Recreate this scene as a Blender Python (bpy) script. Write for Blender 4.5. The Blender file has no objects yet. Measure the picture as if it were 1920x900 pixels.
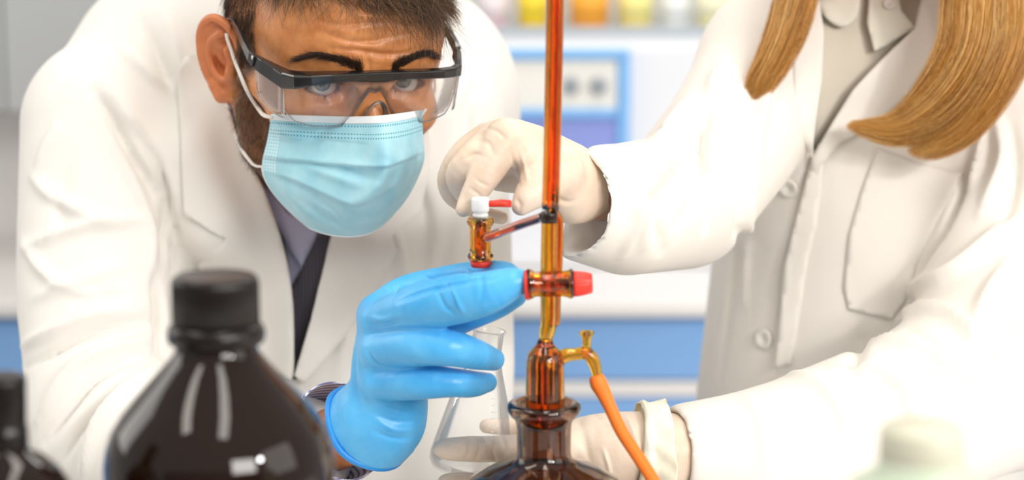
import bpy, bmesh, math, random
import numpy as np
from mathutils import Vector, Matrix, geometry
from mathutils.bvhtree import BVHTree
# ------------------------------------------------------------ camera, world, lights, exposure
SC = bpy.context.scene
COL = SC.collection
PITCH = math.radians(9.5); FPX = 3900.0
CAM = np.array([0.0, -1.3, 0.5475])
CF = np.array([0, math.cos(PITCH), -math.sin(PITCH)]); CU = np.array([0, math.sin(PITCH), math.cos(PITCH)]); CR = np.array([1.0, 0, 0])
cd = bpy.data.cameras.new('camera'); cam = bpy.data.objects.new('camera', cd); COL.objects.link(cam)
cam.location = CAM; cam.rotation_euler = (math.pi/2 - PITCH, 0, 0)
cd.sensor_width = 36; cd.lens = 36*FPX/1920; cd.clip_start = 0.05
cd.dof.use_dof = True; cd.dof.focus_distance = 1.45; cd.dof.aperture_fstop = 4.0
SC.camera = cam
SC.view_settings.view_transform = 'Standard'; SC.view_settings.look = 'None'
SC.view_settings.exposure = 0.0; SC.view_settings.gamma = 1.0; SC.view_settings.use_curve_mapping = False
try:
    SC.cycles.use_denoising = True
    SC.cycles.max_bounces = 14; SC.cycles.transmission_bounces = 12; SC.cycles.glossy_bounces = 4
    SC.cycles.diffuse_bounces = 4; SC.cycles.transparent_max_bounces = 12
    SC.cycles.sample_clamp_indirect = 6.0; SC.cycles.caustics_reflective = False; SC.cycles.caustics_refractive = False
except Exception: pass
wd = bpy.data.worlds.new('daylight'); SC.world = wd; wd.use_nodes = True
wd.node_tree.nodes['Background'].inputs[0].default_value = (1.0, 0.985, 0.96, 1)
wd.node_tree.nodes['Background'].inputs[1].default_value = 0.56
def area(name, loc, target, sx, sy, power, col=(1, 1, 1)):
    l = bpy.data.lights.new(name, 'AREA'); l.shape = 'RECTANGLE'; l.size = sx; l.size_y = sy; l.energy = power; l.color = col
    o = bpy.data.objects.new(name, l); COL.objects.link(o); o.location = loc
    o.rotation_euler = (Vector(target)-Vector(loc)).to_track_quat('-Z', 'Y').to_euler()
    return o
area('window_daylight_right', (2.3, -0.9, 1.1), (0.0, 0.3, 0.3), 1.6, 1.3, 15, (1, 0.97, 0.93))
area('window_daylight_left', (-2.3, 0.9, 1.2), (-0.2, 0.4, 0.4), 1.2, 1.2, 14, (1, 0.97, 0.93))
area('ceiling_light_far', (0.5, 1.25, 1.85), (0.4, 1.4, 0.0), 1.2, 0.3, 12, (1, 0.98, 0.96))
area('fill_light_front', (1.5, -2.7, 1.45), (0.2, 0.4, 0.3), 1.3, 0.9, 62, (1, 0.97, 0.93))  # added fill lamp behind the camera, brightens the woman's coat front
area('ceiling_light_left', (-0.95, -0.35, 1.80), (-0.95, -0.35, 0.0), 0.26, 1.5, 11, (1, 0.95, 0.86))
area('ceiling_light_middle', (0.12, -0.55, 1.80), (0.12, -0.55, 0.0), 0.26, 1.5, 11, (1, 0.95, 0.86))
sp_ = bpy.data.lights.new('lamp_front', 'AREA'); sp_.shape = 'DISK'; sp_.size = 0.14; sp_.energy = 8; sp_.color = (1, 0.98, 0.96)
spo = bpy.data.objects.new('lamp_front', sp_); COL.objects.link(spo); spo.location = (1.15, -1.25, 1.05)
spo.rotation_euler = (Vector((0.0, 0.2, 0.3))-Vector((1.15, -1.25, 1.05))).to_track_quat('-Z', 'Y').to_euler()
# ------------------------------------------------------------ helpers
rnd = random.Random(7); rng = np.random.default_rng(7)
def W(px, py, y):
    d = CR*(px-960)/FPX - CU*(py-450)/FPX + CF
    return CAM + d*(y-CAM[1])/d[1]
def raydir(px, py):
    d = CR*(px-960)/FPX - CU*(py-450)/FPX + CF
    return d/np.linalg.norm(d)
def mpp(y): return (y+1.3)/FPX            # metres per pixel near the centre line
def proj(P):
    d = P-CAM; z = d@CF
    return np.stack([960+FPX*(d@CR)/z, 450-FPX*(d@CU)/z], -1)
def tag(o, label=None, cat=None, group=None, kind=None):
    if label: o['label'] = label
    if cat: o['category'] = cat
    if group: o['group'] = group
    if kind: o['kind'] = kind
    return o
def link(o, parent=None):
    COL.objects.link(o)
    if parent is not None: 
        o.parent = parent
        o.matrix_parent_inverse = parent.matrix_basis.inverted()
    return o
def empty(name, loc, label, cat, group=None):
    o = bpy.data.objects.new(name, None); COL.objects.link(o); o.location = loc; o.empty_display_size = .03
    bpy.context.view_layer.update()
    return tag(o, label, cat, group)
def mesh_obj(name, V, Fq, mat, parent=None, smooth=True, origin=None):
    """V (n,3) array, Fq list/array of faces -> one object"""
    V = np.asarray(V, float)
    if origin is not None: V = V - np.asarray(origin)
    me = bpy.data.meshes.new(name)
    if isinstance(Fq, np.ndarray):
        n, k = Fq.shape
        me.vertices.add(len(V)); me.vertices.foreach_set('co', V.astype(np.float32).ravel())
        me.loops.add(n*k); me.loops.foreach_set('vertex_index', Fq.astype(np.int32).ravel())
        me.polygons.add(n); me.polygons.foreach_set('loop_start', np.arange(0, n*k, k, dtype=np.int32))
        me.update(calc_edges=True); me.validate()
    else:
        me.from_pydata([tuple(v) for v in V], [], [tuple(f) for f in Fq])
        bmm = bmesh.new(); bmm.from_mesh(me); bmesh.ops.remove_doubles(bmm, verts=bmm.verts, dist=1e-7)
        bmesh.ops.recalc_face_normals(bmm, faces=bmm.faces); bmm.to_mesh(me); bmm.free(); me.update()
    if smooth: me.polygons.foreach_set('use_smooth', np.ones(len(me.polygons), bool))
    if mat: me.materials.append(mat)
    o = bpy.data.objects.new(name, me)
    if origin is not None: o.location = origin
    link(o, parent)
    return o
def mods(o, bevel=None, subsurf=None, solid=None, off=0, seg=2):
    if solid:
        m = o.modifiers.new('s', 'SOLIDIFY'); m.thickness = solid; m.offset = off
    if bevel:
        m = o.modifiers.new('b', 'BEVEL'); m.width = bevel; m.segments = seg; m.limit_method = 'ANGLE'
    if subsurf:
        m = o.modifiers.new('u', 'SUBSURF'); m.levels = subsurf; m.render_levels = subsurf
    return o
# ---- materials
def pmat(name, col, rough=0.5, metal=0, trans=0, ior=1.45, sss=0, sssr=(1, .3, .15), sss_s=.005, coat=0, sheen=0, spec=.5, emis=None, es=0, alpha=1):
    m = bpy.data.materials.new(name); m.use_nodes = True
    b = m.node_tree.nodes['Principled BSDF']; I = b.inputs
    I['Base Color'].default_value = (*col, 1); I['Roughness'].default_value = rough; I['Metallic'].default_value = metal
    I['Transmission Weight'].default_value = trans; I['IOR'].default_value = ior
    I['Subsurface Weight'].default_value = sss; I['Subsurface Radius'].default_value = sssr; I['Subsurface Scale'].default_value = sss_s
    I['Coat Weight'].default_value = coat; I['Sheen Weight'].default_value = sheen; I['Specular IOR Level'].default_value = spec
    I['Alpha'].default_value = alpha
    if emis: I['Emission Color'].default_value = (*emis, 1); I['Emission Strength'].default_value = es
    return m
def nn(m, t, **kw):
    n = m.node_tree.nodes.new(t)
    for k, v in kw.items(): setattr(n, k, v)
    return n
def lk(m, a, b): m.node_tree.links.new(a, b)
def bsdf(m): return m.node_tree.nodes['Principled BSDF']
def coords(m, out='Object', scale=(1, 1, 1)):
    t = nn(m, 'ShaderNodeTexCoord'); mp = nn(m, 'ShaderNodeMapping'); mp.inputs['Scale'].default_value = scale
    lk(m, t.outputs[out], mp.inputs[0]); return mp.outputs[0]
def add_bump(m, scale, strength, dist=.001, vec=None, detail=3, prev=None, kind='noise'):
    v = vec or coords(m)
    n = nn(m, 'ShaderNodeTexNoise'); n.inputs['Scale'].default_value = scale; n.inputs['Detail'].default_value = detail
    lk(m, v, n.inputs['Vector'])
    b = nn(m, 'ShaderNodeBump'); b.inputs['Strength'].default_value = strength; b.inputs['Distance'].default_value = dist
    lk(m, n.outputs[0], b.inputs['Height'])
    if prev is not None: lk(m, prev, b.inputs['Normal'])
    lk(m, b.outputs[0], bsdf(m).inputs['Normal']); return b.outputs[0]
def noise_col(m, scale, c1, c2, vec=None, lo=.35, hi=.65, detail=3):
    v = vec or coords(m)
    n = nn(m, 'ShaderNodeTexNoise'); n.inputs['Scale'].default_value = scale; n.inputs['Detail'].default_value = detail
    lk(m, v, n.inputs['Vector'])
    r = nn(m, 'ShaderNodeValToRGB'); r.color_ramp.elements[0].position = lo; r.color_ramp.elements[1].position = hi
    r.color_ramp.elements[0].color = (*c1, 1); r.color_ramp.elements[1].color = (*c2, 1)
    lk(m, n.outputs[0], r.inputs[0]); lk(m, r.outputs[0], bsdf(m).inputs['Base Color']); return r.outputs[0]
# ---- signed-distance sculpting field, turned into one continuous mesh by surface nets
def axis(*segs):
    """segs: (start, end, step) joined"""
    out = []
    for a, b, s in segs:
        out.append(np.linspace(a, b, max(2, int(round((b-a)/s))+1)))
    r = np.concatenate(out); r = r[np.concatenate([[True], np.diff(r) > 1e-9])]
    return r.astype(np.float32)
def segd(P, a, b, ra, rb):
    a = np.asarray(a, np.float32); b = np.asarray(b, np.float32)
    ab = b-a; L = float(ab@ab)+1e-12
    t = np.clip(((P[0]-a[0])*ab[0]+(P[1]-a[1])*ab[1]+(P[2]-a[2])*ab[2])/L, 0, 1)
    return np.sqrt((P[0]-a[0]-t*ab[0])**2+(P[1]-a[1]-t*ab[1])**2+(P[2]-a[2]-t*ab[2])**2)-(ra+(rb-ra)*t)
class Field:
    def __init__(s, ax, ay, az):
        s.ax = [np.asarray(a, np.float32) for a in (ax, ay, az)]
        s.f = np.full([len(a) for a in s.ax], 1e3, np.float32)
    def _box(s, lo, hi, pad):
        sl = []
        for a, l, h in zip(s.ax, lo, hi):
            i = int(np.searchsorted(a, l-pad)); j = int(np.searchsorted(a, h+pad))
            i = max(0, i-2); j = min(len(a), j+2)
            if j-i < 2: return None, None
            sl.append(slice(i, j))
        g = [s.ax[0][sl[0]][:, None, None], s.ax[1][sl[1]][None, :, None], s.ax[2][sl[2]][None, None, :]]
        return tuple(sl), g
    def apply(s, lo, hi, fn, k=0, op='u', pad=None):
        if pad is None: pad = max(k, 1e-9)
        sl, g = s._box(lo, hi, pad)
        if sl is None: return
        d = fn(g); a = s.f[sl]
        if op == 'u':
            if k > 0:
                h = np.maximum(k-np.abs(a-d), 0)/k; r = np.minimum(a, d)-h*h*k*.25
            else: r = np.minimum(a, d)
        elif op == 's':
            if k > 0:
                h = np.maximum(k-np.abs(a+d), 0)/k; r = np.maximum(a, -d)+h*h*k*.25
            else: r = np.maximum(a, -d)
        elif op == 'add': r = a+d
        s.f[sl] = r
    def ell(s, c, r, k=0, op='u', R=None):
        c = np.asarray(c, float); r = np.asarray(r, float) if np.ndim(r) else np.array([r]*3, float); m = r.max()
        def fn(g):
            q = [g[0]-c[0], g[1]-c[1], g[2]-c[2]]
            if R is not None:
                q = [q[0]*R[0][i]+q[1]*R[1][i]+q[2]*R[2][i] for i in range(3)]
            k0 = np.sqrt((q[0]/r[0])**2+(q[1]/r[1])**2+(q[2]/r[2])**2)
            k1 = np.sqrt((q[0]/r[0]**2)**2+(q[1]/r[1]**2)**2+(q[2]/r[2]**2)**2)+1e-9
            return k0*(k0-1)/k1
        s.apply(c-m, c+m, fn, k, op)
    def chain(s, pts, rad, k=0, op='u'):
        pts = np.asarray(pts, float); rad = [rad]*len(pts) if not np.ndim(rad) else list(rad)
        m = max(rad)
        def fn(g):
            d = None
            for i in range(len(pts)-1):
                e = segd(g, pts[i], pts[i+1], rad[i], rad[i+1])
                d = e if d is None else np.minimum(d, e)
            return d
        s.apply(pts.min(0)-m, pts.max(0)+m, fn, k, op)
    def box(s, c, h, rr, k=0, op='u', R=None):
        c = np.asarray(c, float); h = np.asarray(h, float); m = np.linalg.norm(h)
        def fn(g):
            q = [g[0]-c[0], g[1]-c[1], g[2]-c[2]]
            if R is not None: q = [q[0]*R[0][i]+q[1]*R[1][i]+q[2]*R[2][i] for i in range(3)]
            q = [np.abs(q[i])-(h[i]-rr) for i in range(3)]
            o = np.sqrt(np.maximum(q[0], 0)**2+np.maximum(q[1], 0)**2+np.maximum(q[2], 0)**2)
            return o+np.minimum(np.maximum(np.maximum(q[0], q[1]), q[2]), 0)-rr
        s.apply(c-m, c+m, fn, k, op)
    def mesh(s):
        f = s.f; neg = f < 0
        n = f.shape
        c = np.zeros([i-1 for i in n], np.uint8)
        for dx in (0, 1):
            for dy in (0, 1):
                for dz in (0, 1):
                    c += neg[dx:n[0]-1+dx, dy:n[1]-1+dy, dz:n[2]-1+dz]
        act = (c > 0) & (c < 8)
        I, J, K = np.nonzero(act)
        idx = np.full(act.shape, -1, np.int32); idx[I, J, K] = np.arange(len(I), dtype=np.int32)
        corner = {}
        for dx in (0, 1):
            for dy in (0, 1):
                for dz in (0, 1):
                    corner[dx, dy, dz] = f[I+dx, J+dy, K+dz]
        acc = np.zeros((len(I), 3)); cnt = np.zeros(len(I))
        X = s.ax
        cs = list(corner)
        for a in cs:
            for d in range(3):
                if a[d]: continue
                b = list(a); b[d] = 1; b = tuple(b)
                fa, fb = corner[a], corner[b]
                m = (fa < 0) != (fb < 0)
                t = np.where(m, fa/(fa-fb+1e-20), 0)
                P = np.stack([X[0][I+a[0]], X[1][J+a[1]], X[2][K+a[2]]], 1).astype(float)
                Q = np.stack([X[0][I+b[0]], X[1][J+b[1]], X[2][K+b[2]]], 1)
                acc += np.where(m[:, None], P+(Q-P)*t[:, None], 0); cnt += m
        V = acc/cnt[:, None]
        quads = []
        for d in range(3):
            sl0 = [slice(1, n[0]-1), slice(1, n[1]-1), slice(1, n[2]-1)]
            a0 = list(sl0); a1 = list(sl0)
            a0[d] = slice(0, n[d]-1); a1[d] = slice(1, n[d])
            A = neg[tuple(a0)]; B = neg[tuple(a1)]
            E = np.argwhere(A != B)
            if not len(E): continue
            sgn = A[tuple(E.T)]
            off = np.array([1, 1, 1]); off[d] = 0
            E = E+off
            u, v = (d+1) % 3, (d+2) % 3
            def cell(du, dv):
                e = E.copy(); e[:, u] -= du; e[:, v] -= dv
                return idx[e[:, 0], e[:, 1], e[:, 2]]
            q = np.stack([cell(0, 0), cell(1, 0), cell(1, 1), cell(0, 1)], 1)
            q[~sgn] = q[~sgn][:, ::-1]
            quads.append(q)
        Q = np.concatenate(quads); Q = Q[(Q >= 0).all(1)]
        return V, Q
def smooth(V, Q, it=2, lam=.5, mask=None):
    e = np.concatenate([Q[:, [0, 1]], Q[:, [1, 2]], Q[:, [2, 3]], Q[:, [3, 0]]])
    e = np.concatenate([e, e[:, ::-1]])
    deg = np.bincount(e[:, 0], minlength=len(V)).astype(float)[:, None]+1e-9
    def lap(V):
        s = np.stack([np.bincount(e[:, 0], weights=V[e[:, 1], i], minlength=len(V)) for i in range(3)], 1)
        return s/deg-V
    for _ in range(it):
        L = lap(V)*lam
        V = V+(L if mask is None else L*mask[:, None])
    return V
def normals(V, Q):
    n = np.cross(V[Q[:, 2]]-V[Q[:, 0]], V[Q[:, 3]]-V[Q[:, 1]]) if Q.shape[1] == 4 else np.cross(V[Q[:, 1]]-V[Q[:, 0]], V[Q[:, 2]]-V[Q[:, 0]])
    N = np.zeros_like(V)
    for c in range(Q.shape[1]):
        for i in range(3): N[:, i] += np.bincount(Q[:, c], weights=n[:, i], minlength=len(V))
    return N/(np.linalg.norm(N, axis=1)[:, None]+1e-12)
def bvh(V, Q): return BVHTree.FromPolygons([Vector(v) for v in V], [tuple(int(i) for i in q) for q in Q])
def hit(b, px, py):
    d = raydir(px, py); h = b.ray_cast(Vector(CAM), Vector(d))
    return None if h[0] is None else (np.array(h[0]), np.array(h[1]))
def polydist(V, P):
    """distance to polyline and parameter 0..1"""
    best = np.full(len(V), 1e9); par = np.zeros(len(V)); n = len(P)-1
    for i in range(n):
        a, b = P[i], P[i+1]; ab = b-a; L = ab@ab+1e-12
        t = np.clip(((V-a)@ab)/L, 0, 1)
        d = np.linalg.norm(V-a-t[:, None]*ab, axis=1)
        m = d < best; best[m] = d[m]; par[m] = (i+t[m])/n
    return best, par
def crease(V, N, P, w, amp, taper=True):
    d, t = polydist(V, np.asarray(P))
    g = np.exp(-(d/w)**2)*amp
    if taper: g = g*np.sin(np.clip(t, .02, .98)*math.pi)**.5
    return V+N*g[:, None]
def pxline(b, pts):
    out = []
    for px, py in pts:
        h = hit(b, px, py)
        if h is not None: out.append(h[0])
    return np.array(out)
def folds(V, Q, b, specs):
    """specs: (pixel polyline, width px, height mm); positive raises a ridge, negative sinks a valley"""
    N = normals(V, Q); D = np.zeros(len(V))
    for pts, w, amp in specs:
        P = pxline(b, catm(pts, 4))
        if len(P) < 2: continue
        d, t = polydist(V, P)
        D += np.exp(-(d/(w*mpp(.3)))**2)*amp*.001*np.sin(np.clip(t, .03, .97)*math.pi)**.6
    return V+N*D[:, None]
def catm(pts, n=6):
    P = np.asarray(pts, float); P = np.vstack([2*P[0]-P[1], P, 2*P[-1]-P[-2]]); out = []
    for i in range(1, len(P)-2):
        for t in np.linspace(0, 1, n, endpoint=False):
            out.append(.5*((2*P[i])+(-P[i-1]+P[i+1])*t+(2*P[i-1]-5*P[i]+4*P[i+1]-P[i+2])*t*t+(-P[i-1]+3*P[i]-3*P[i+1]+P[i+2])*t**3))
    out.append(P[-2]); return np.array(out)
def inpoly(p, poly):
    x, y = p[:, 0], p[:, 1]; r = np.zeros(len(p), bool); n = len(poly)
    for i in range(n):
        x1, y1 = poly[i]; x2, y2 = poly[(i+1) % n]
        c = ((y1 > y) != (y2 > y)) & (x < (x2-x1)*(y-y1)/(y2-y1+1e-12)+x1)
        r ^= c
    return r
def drape(name, poly, b, mat, parent, off=.002, thick=.0015, step=8, curve=False, fall=None, fn=None, smooth_it=3):
    """a sheet of cloth with the given outline lying on the surface b, real thickness"""
    poly = np.asarray(poly, float)
    if curve: poly = catm(np.vstack([poly, poly[:1]]), 5)[:-1]
    B = []
    for i in range(len(poly)):
        a, c = poly[i], poly[(i+1) % len(poly)]; n = max(1, int(np.linalg.norm(c-a)/step))
        for t in range(n): B.append(a+(c-a)*t/n)
    B = np.array(B); lo, hi = B.min(0), B.max(0)
    gx, gy = np.meshgrid(np.arange(lo[0], hi[0], step), np.arange(lo[1], hi[1], step)); G = np.stack([gx.ravel(), gy.ravel()], 1)
    G = G[inpoly(G, B)]
    if len(G):
        dm = np.min(np.linalg.norm(G[:, None]-B[None], axis=2), axis=1); G = G[dm > step*.5]
    P = np.vstack([B, G]); nb = len(B)
    vs, es, fs, *_ = geometry.delaunay_2d_cdt([Vector(p) for p in P], [(i, (i+1) % nb) for i in range(nb)], [], 1, 1e-4)
    V2 = np.array([tuple(v) for v in vs])
    D = np.full(len(V2), np.nan)
    for i, (px, py) in enumerate(V2):
        h = hit(b, px, py)
        if h is not None: D[i] = np.linalg.norm(h[0]-CAM)
    ok = ~np.isnan(D)
    if fall is not None: D[~ok] = fall
    else:
        for i in np.nonzero(~ok)[0]:
            D[i] = D[ok][np.argmin(np.linalg.norm(V2[ok]-V2[i], axis=1))]
    F3 = np.array([tuple(f) for f in fs if len(f) == 3])
    e = np.concatenate([F3[:, [0, 1]], F3[:, [1, 2]], F3[:, [2, 0]]]); e = np.concatenate([e, e[:, ::-1]])
    deg = np.bincount(e[:, 0], minlength=len(V2))+1e-9
    for _ in range(smooth_it):
        D = .5*D+.5*np.bincount(e[:, 0], weights=D[e[:, 1]], minlength=len(V2))/deg
    D = D-off
    if fn is not None: D = D-fn(V2)
    V = np.array([CAM+raydir(*p)*d for p, d in zip(V2, D)])
    # face the camera
    n = np.cross(V[F3[:, 1]]-V[F3[:, 0]], V[F3[:, 2]]-V[F3[:, 0]]); fl = ((V[F3[:, 0]]-CAM)*n).sum(1) > 0
    F3[fl] = F3[fl][:, ::-1]
    o = mesh_obj(name, V, F3, mat, parent); mods(o, solid=thick, off=-1)
    return o
# ---- loft along a 3-D path
def frames(P):
    P = np.asarray(P, float); T = np.gradient(P, axis=0); T /= np.linalg.norm(T, axis=1)[:, None]+1e-12
    u = np.cross(T[0], [0.13, 0.31, 0.94]); u /= np.linalg.norm(u); U = [u]
    for i in range(1, len(P)):
        u = u-T[i]*(u@T[i]); u /= np.linalg.norm(u)+1e-12; U.append(u)
    U = np.array(U); return T, U, np.cross(T, U)
def tube_arrays(P, R, seg=16, caps=True, flat=None, up=None):
    P = np.asarray(P, float); R = np.ones(len(P))*R if not np.ndim(R) else np.asarray(R, float)
    T, U, B = frames(P)
    if up is not None:
        up = np.asarray(up, float); B = up-T*(T@up)[:, None]; B /= np.linalg.norm(B, axis=1)[:, None]; U = np.cross(B, T)
    a = np.linspace(0, 2*math.pi, seg, endpoint=False); fl = 1 if flat is None else flat
    V = (P[:, None]+R[:, None, None]*(np.cos(a)[None, :, None]*U[:, None]+fl*np.sin(a)[None, :, None]*B[:, None])).reshape(-1, 3)
    n = len(P); F = []
    for i in range(n-1):
        for j in range(seg):
            k = (j+1) % seg; F.append((i*seg+j, i*seg+k, (i+1)*seg+k, (i+1)*seg+j))
    if caps: F.append(tuple(range(seg))[::-1]); F.append(tuple((n-1)*seg+j for j in range(seg)))
    return V, F
def tube(name, P, R, mat, parent=None, seg=16, caps=True, flat=None, up=None, origin=None):
    V, F = tube_arrays(P, R, seg, caps, flat, up); return mesh_obj(name, V, F, mat, parent, origin=origin)
def lathe_arrays(prof, c=(0, 0, 0), axis_=(0, 0, 1), seg=48, rib=None):
    """prof: (r, h) list"""
    ax = np.asarray(axis_, float); ax /= np.linalg.norm(ax)
    u = np.cross(ax, [0, 1, 0] if abs(ax[1]) < .9 else [1, 0, 0]); u /= np.linalg.norm(u); v = np.cross(ax, u)
    a = np.linspace(0, 2*math.pi, seg, endpoint=False); V = []; F = []
    for r, h in prof:
        for t in a:
            rr = r*(1+(rib(t, h) if rib else 0)); V.append(np.asarray(c)+ax*h+u*rr*math.cos(t)+v*rr*math.sin(t))
    n = len(prof)
    for i in range(n-1):
        for j in range(seg):
            k = (j+1) % seg; F.append((i*seg+j, i*seg+k, (i+1)*seg+k, (i+1)*seg+j))
    return np.array(V), F
def lathe(name, prof, c, mat, parent=None, axis_=(0, 0, 1), seg=48, closed=False, rib=None, origin=None):
    V, F = lathe_arrays(prof, c, axis_, seg, rib); n = len(prof)
    if closed:       # profile runs bottom centre -> ... -> top centre (solid)
        if prof[0][0] > 1e-6: F.append(tuple(range(seg))[::-1])
        if prof[-1][0] > 1e-6: F.append(tuple((n-1)*seg+j for j in range(seg)))
    return mesh_obj(name, V, F, mat, parent, origin=origin)
def merge(parts):
    V = []; F = []; o = 0
    for v, f in parts:
        V.append(v); F += [tuple(i+o for i in q) for q in f]; o += len(v)
    return np.vstack(V), F
def box_obj(name, lo, hi, mat, parent=None, bevel=.003, origin=None):
    (a, b, c), (d, e, f) = lo, hi
    V = [(a, b, c), (d, b, c), (d, e, c), (a, e, c), (a, b, f), (d, b, f), (d, e, f), (a, e, f)]
    F = [(3, 2, 1, 0), (4, 5, 6, 7), (0, 1, 5, 4), (1, 2, 6, 5), (2, 3, 7, 6), (3, 0, 4, 7)]
    o = mesh_obj(name, V, F, mat, parent, smooth=False, origin=origin)
    if bevel: mods(o, bevel=bevel)
    return o
def strands(name, S, mat, parent, rad, attr=None):
    """S: (n, m, 3) strand points; rad root radius; builds tapered three-sided hairs as one mesh"""
    n, m, _ = S.shape
    T = np.gradient(S, axis=1); T /= np.linalg.norm(T, axis=2)[..., None]+1e-12
    U = np.cross(T, np.array([.2, .5, .8])); U /= np.linalg.norm(U, axis=2)[..., None]+1e-12; B = np.cross(T, U)
    r = (np.linspace(1, .25, m)[None, :]*np.broadcast_to(np.asarray(rad), (n,))[:, None])[..., None]
    V = np.stack([S+r*(math.cos(a)*U+math.sin(a)*B) for a in (0, 2.094, 4.189)], 2).reshape(-1, 3)
    base = (np.arange(n)*m*3)[:, None, None]+(np.arange(m-1)*3)[None, :, None]+np.arange(3)[None, None, :]
    nxt = (np.arange(n)*m*3)[:, None, None]+(np.arange(m-1)*3)[None, :, None]+((np.arange(3)+1) % 3)[None, None, :]
    Q = np.stack([base, nxt, nxt+3, base+3], -1).reshape(-1, 4)
    o = mesh_obj(name, V, Q, mat, parent)
    a = o.data.attributes.new('tone', 'FLOAT', 'POINT')
    val = rng.random(n) if attr is None else attr
    a.data.foreach_set('value', np.repeat(val, m*3).astype(np.float32))
    return o
# ------------------------------------------------------------ the laboratory
def st(o): o['kind'] = 'structure'; return o
wall_m = pmat('wall_paint', (.80, .785, .765), .7); add_bump(wall_m, 60, .05, .001)
floor_m = pmat('floor_vinyl', (.52, .54, .55), .35); noise_col(floor_m, 30, (.48, .50, .52), (.58, .59, .60))
white_lam = pmat('white_laminate', (.83, .80, .77), .35); add_bump(white_lam, 300, .04, .0004)
grey_lam = pmat('grey_laminate', (.42, .46, .50), .4); add_bump(grey_lam, 300, .04, .0004)
blue_lam = pmat('blue_laminate', (.24, .45, .80), .5); add_bump(blue_lam, 300, .04, .0004)
chrome = pmat('brushed_steel', (.6, .6, .62), .3, metal=1); add_bump(chrome, 400, .05, .0003)
st(box_obj('floor', (-3.5, -3.3, -.91), (3.5, 2.25, -.86), floor_m, bevel=0))
st(box_obj('wall_front', (-3.5, -3.3, -.86), (3.5, -3.2, 1.2), pmat('grey_wall_paint', (.30, .30, .31), .7), bevel=0))
st(box_obj('wall_back', (-3.5, 2.15, -.86), (3.5, 2.25, 1.9), wall_m, bevel=0))
st(box_obj('baseboard_back', (-3.5, 2.13, -.86), (3.5, 2.15, -.76), grey_lam))
# bench the people stand behind (below the frame)
tb = empty('laboratory_table', (0, -.05, -.86), 'white laboratory table carrying the brown bottles and glassware', 'table')
box_obj('table_top', (-1.1, -.62, .005), (1.1, .20, .04), white_lam, tb, .004)
for x in (-1.05, 1.0):
    for y in (-.58, .12): box_obj('leg', (x, y, -.86), (x+.05, y+.05, .005), chrome, tb, .004)
# wall bench with drawers
def P3(px, py, y): return W(px, py, y)
YB = 1.62
zt = lambda py, y=YB: float(W(960, py, y)[2])
wb = empty('wall_bench', (0, YB+.25, -.86), 'white-topped wall bench with blue drawer fronts behind the people', 'bench')
box_obj('worktop', (-2.4, YB-.02, zt(592)), (2.4, 2.13, zt(560)), white_lam, wb, .006)
box_obj('cabinet_body', (-2.38, YB+.02, -.80), (2.38, 2.13, zt(592)), grey_lam, wb, .003)
box_obj('plinth', (-2.36, YB+.07, -.86), (2.36, 2.12, -.80), chrome, wb, .002)
xs = np.linspace(-2.37, 2.37, 6)
for i in range(5):
    d = box_obj('drawer', (xs[i]+.004, YB, zt(712)), (xs[i+1]-.004, YB+.02, zt(600)), blue_lam, wb, .002)
    d2 = box_obj('drawer', (xs[i]+.004, YB, zt(745)), (xs[i+1]-.004, YB+.02, zt(716)), white_lam, wb, .002)
    d3 = box_obj('drawer', (xs[i]+.004, YB, -.79), (xs[i+1]-.004, YB+.02, zt(748)), blue_lam, wb, .002)
# upright cabinet with blue framed control panel
YC = 1.86
def bx(px0, py0, px1, py1, y, d):
    a = W(px0, py1, y); b = W(px1, py0, y); return (a[0], y, a[2]), (b[0], y+d, b[2])
ic = empty('incubator', W(1020, 560, YC+.13)*np.array([1, 1, 0])+np.array([0, 0, zt(560)]), 'white cabinet with blue framed front and two round dials, on the wall bench', 'incubator')
lo, hi = bx(730, 78, 1420, 300, YC, .26); lo = (lo[0], lo[1], zt(560))
paleb = pmat('pale_enamel', (.78, .80, .84), .3); add_bump(paleb, 200, .03, .0004)
violet = pmat('violet_panel', (.26, .32, .70), .3); add_bump(violet, 200, .03, .0004)
frameb = pmat('blue_enamel', (.22, .48, .84), .3); add_bump(frameb, 200, .03, .0004)
box_obj('body', lo, hi, paleb, ic, .012)
for a in [(870, 92, 1182, 112), (1158, 112, 1182, 300), (870, 112, 890, 300), (870, 205, 1158, 222), (870, 300, 1182, 312)]:
    l, h = bx(*a, YC-.016, .016); box_obj('door_frame', l, h, frameb, ic, .004)
l, h = bx(890, 112, 1158, 205, YC-.008, .008); box_obj('control_panel', l, h, pmat('cream_panel', (.82, .80, .74), .4), ic, .002)
l, h = bx(890, 222, 1158, 300, YC-.008, .008); box_obj('door_panel', l, h, violet, ic, .002)
dialm = pmat('grey_dial', (.30, .33, .36), .4); add_bump(dialm, 100, .05, .0004)
for px, py in ((1122, 160), (1070, 160)):
    c = W(px, py, YC-.008); lathe('dial', [(0, 0), (.013, 0), (.013, .008), (.010, .014), (0, .014)], c, dialm, ic, (0, -1, 0), 24)
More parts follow.
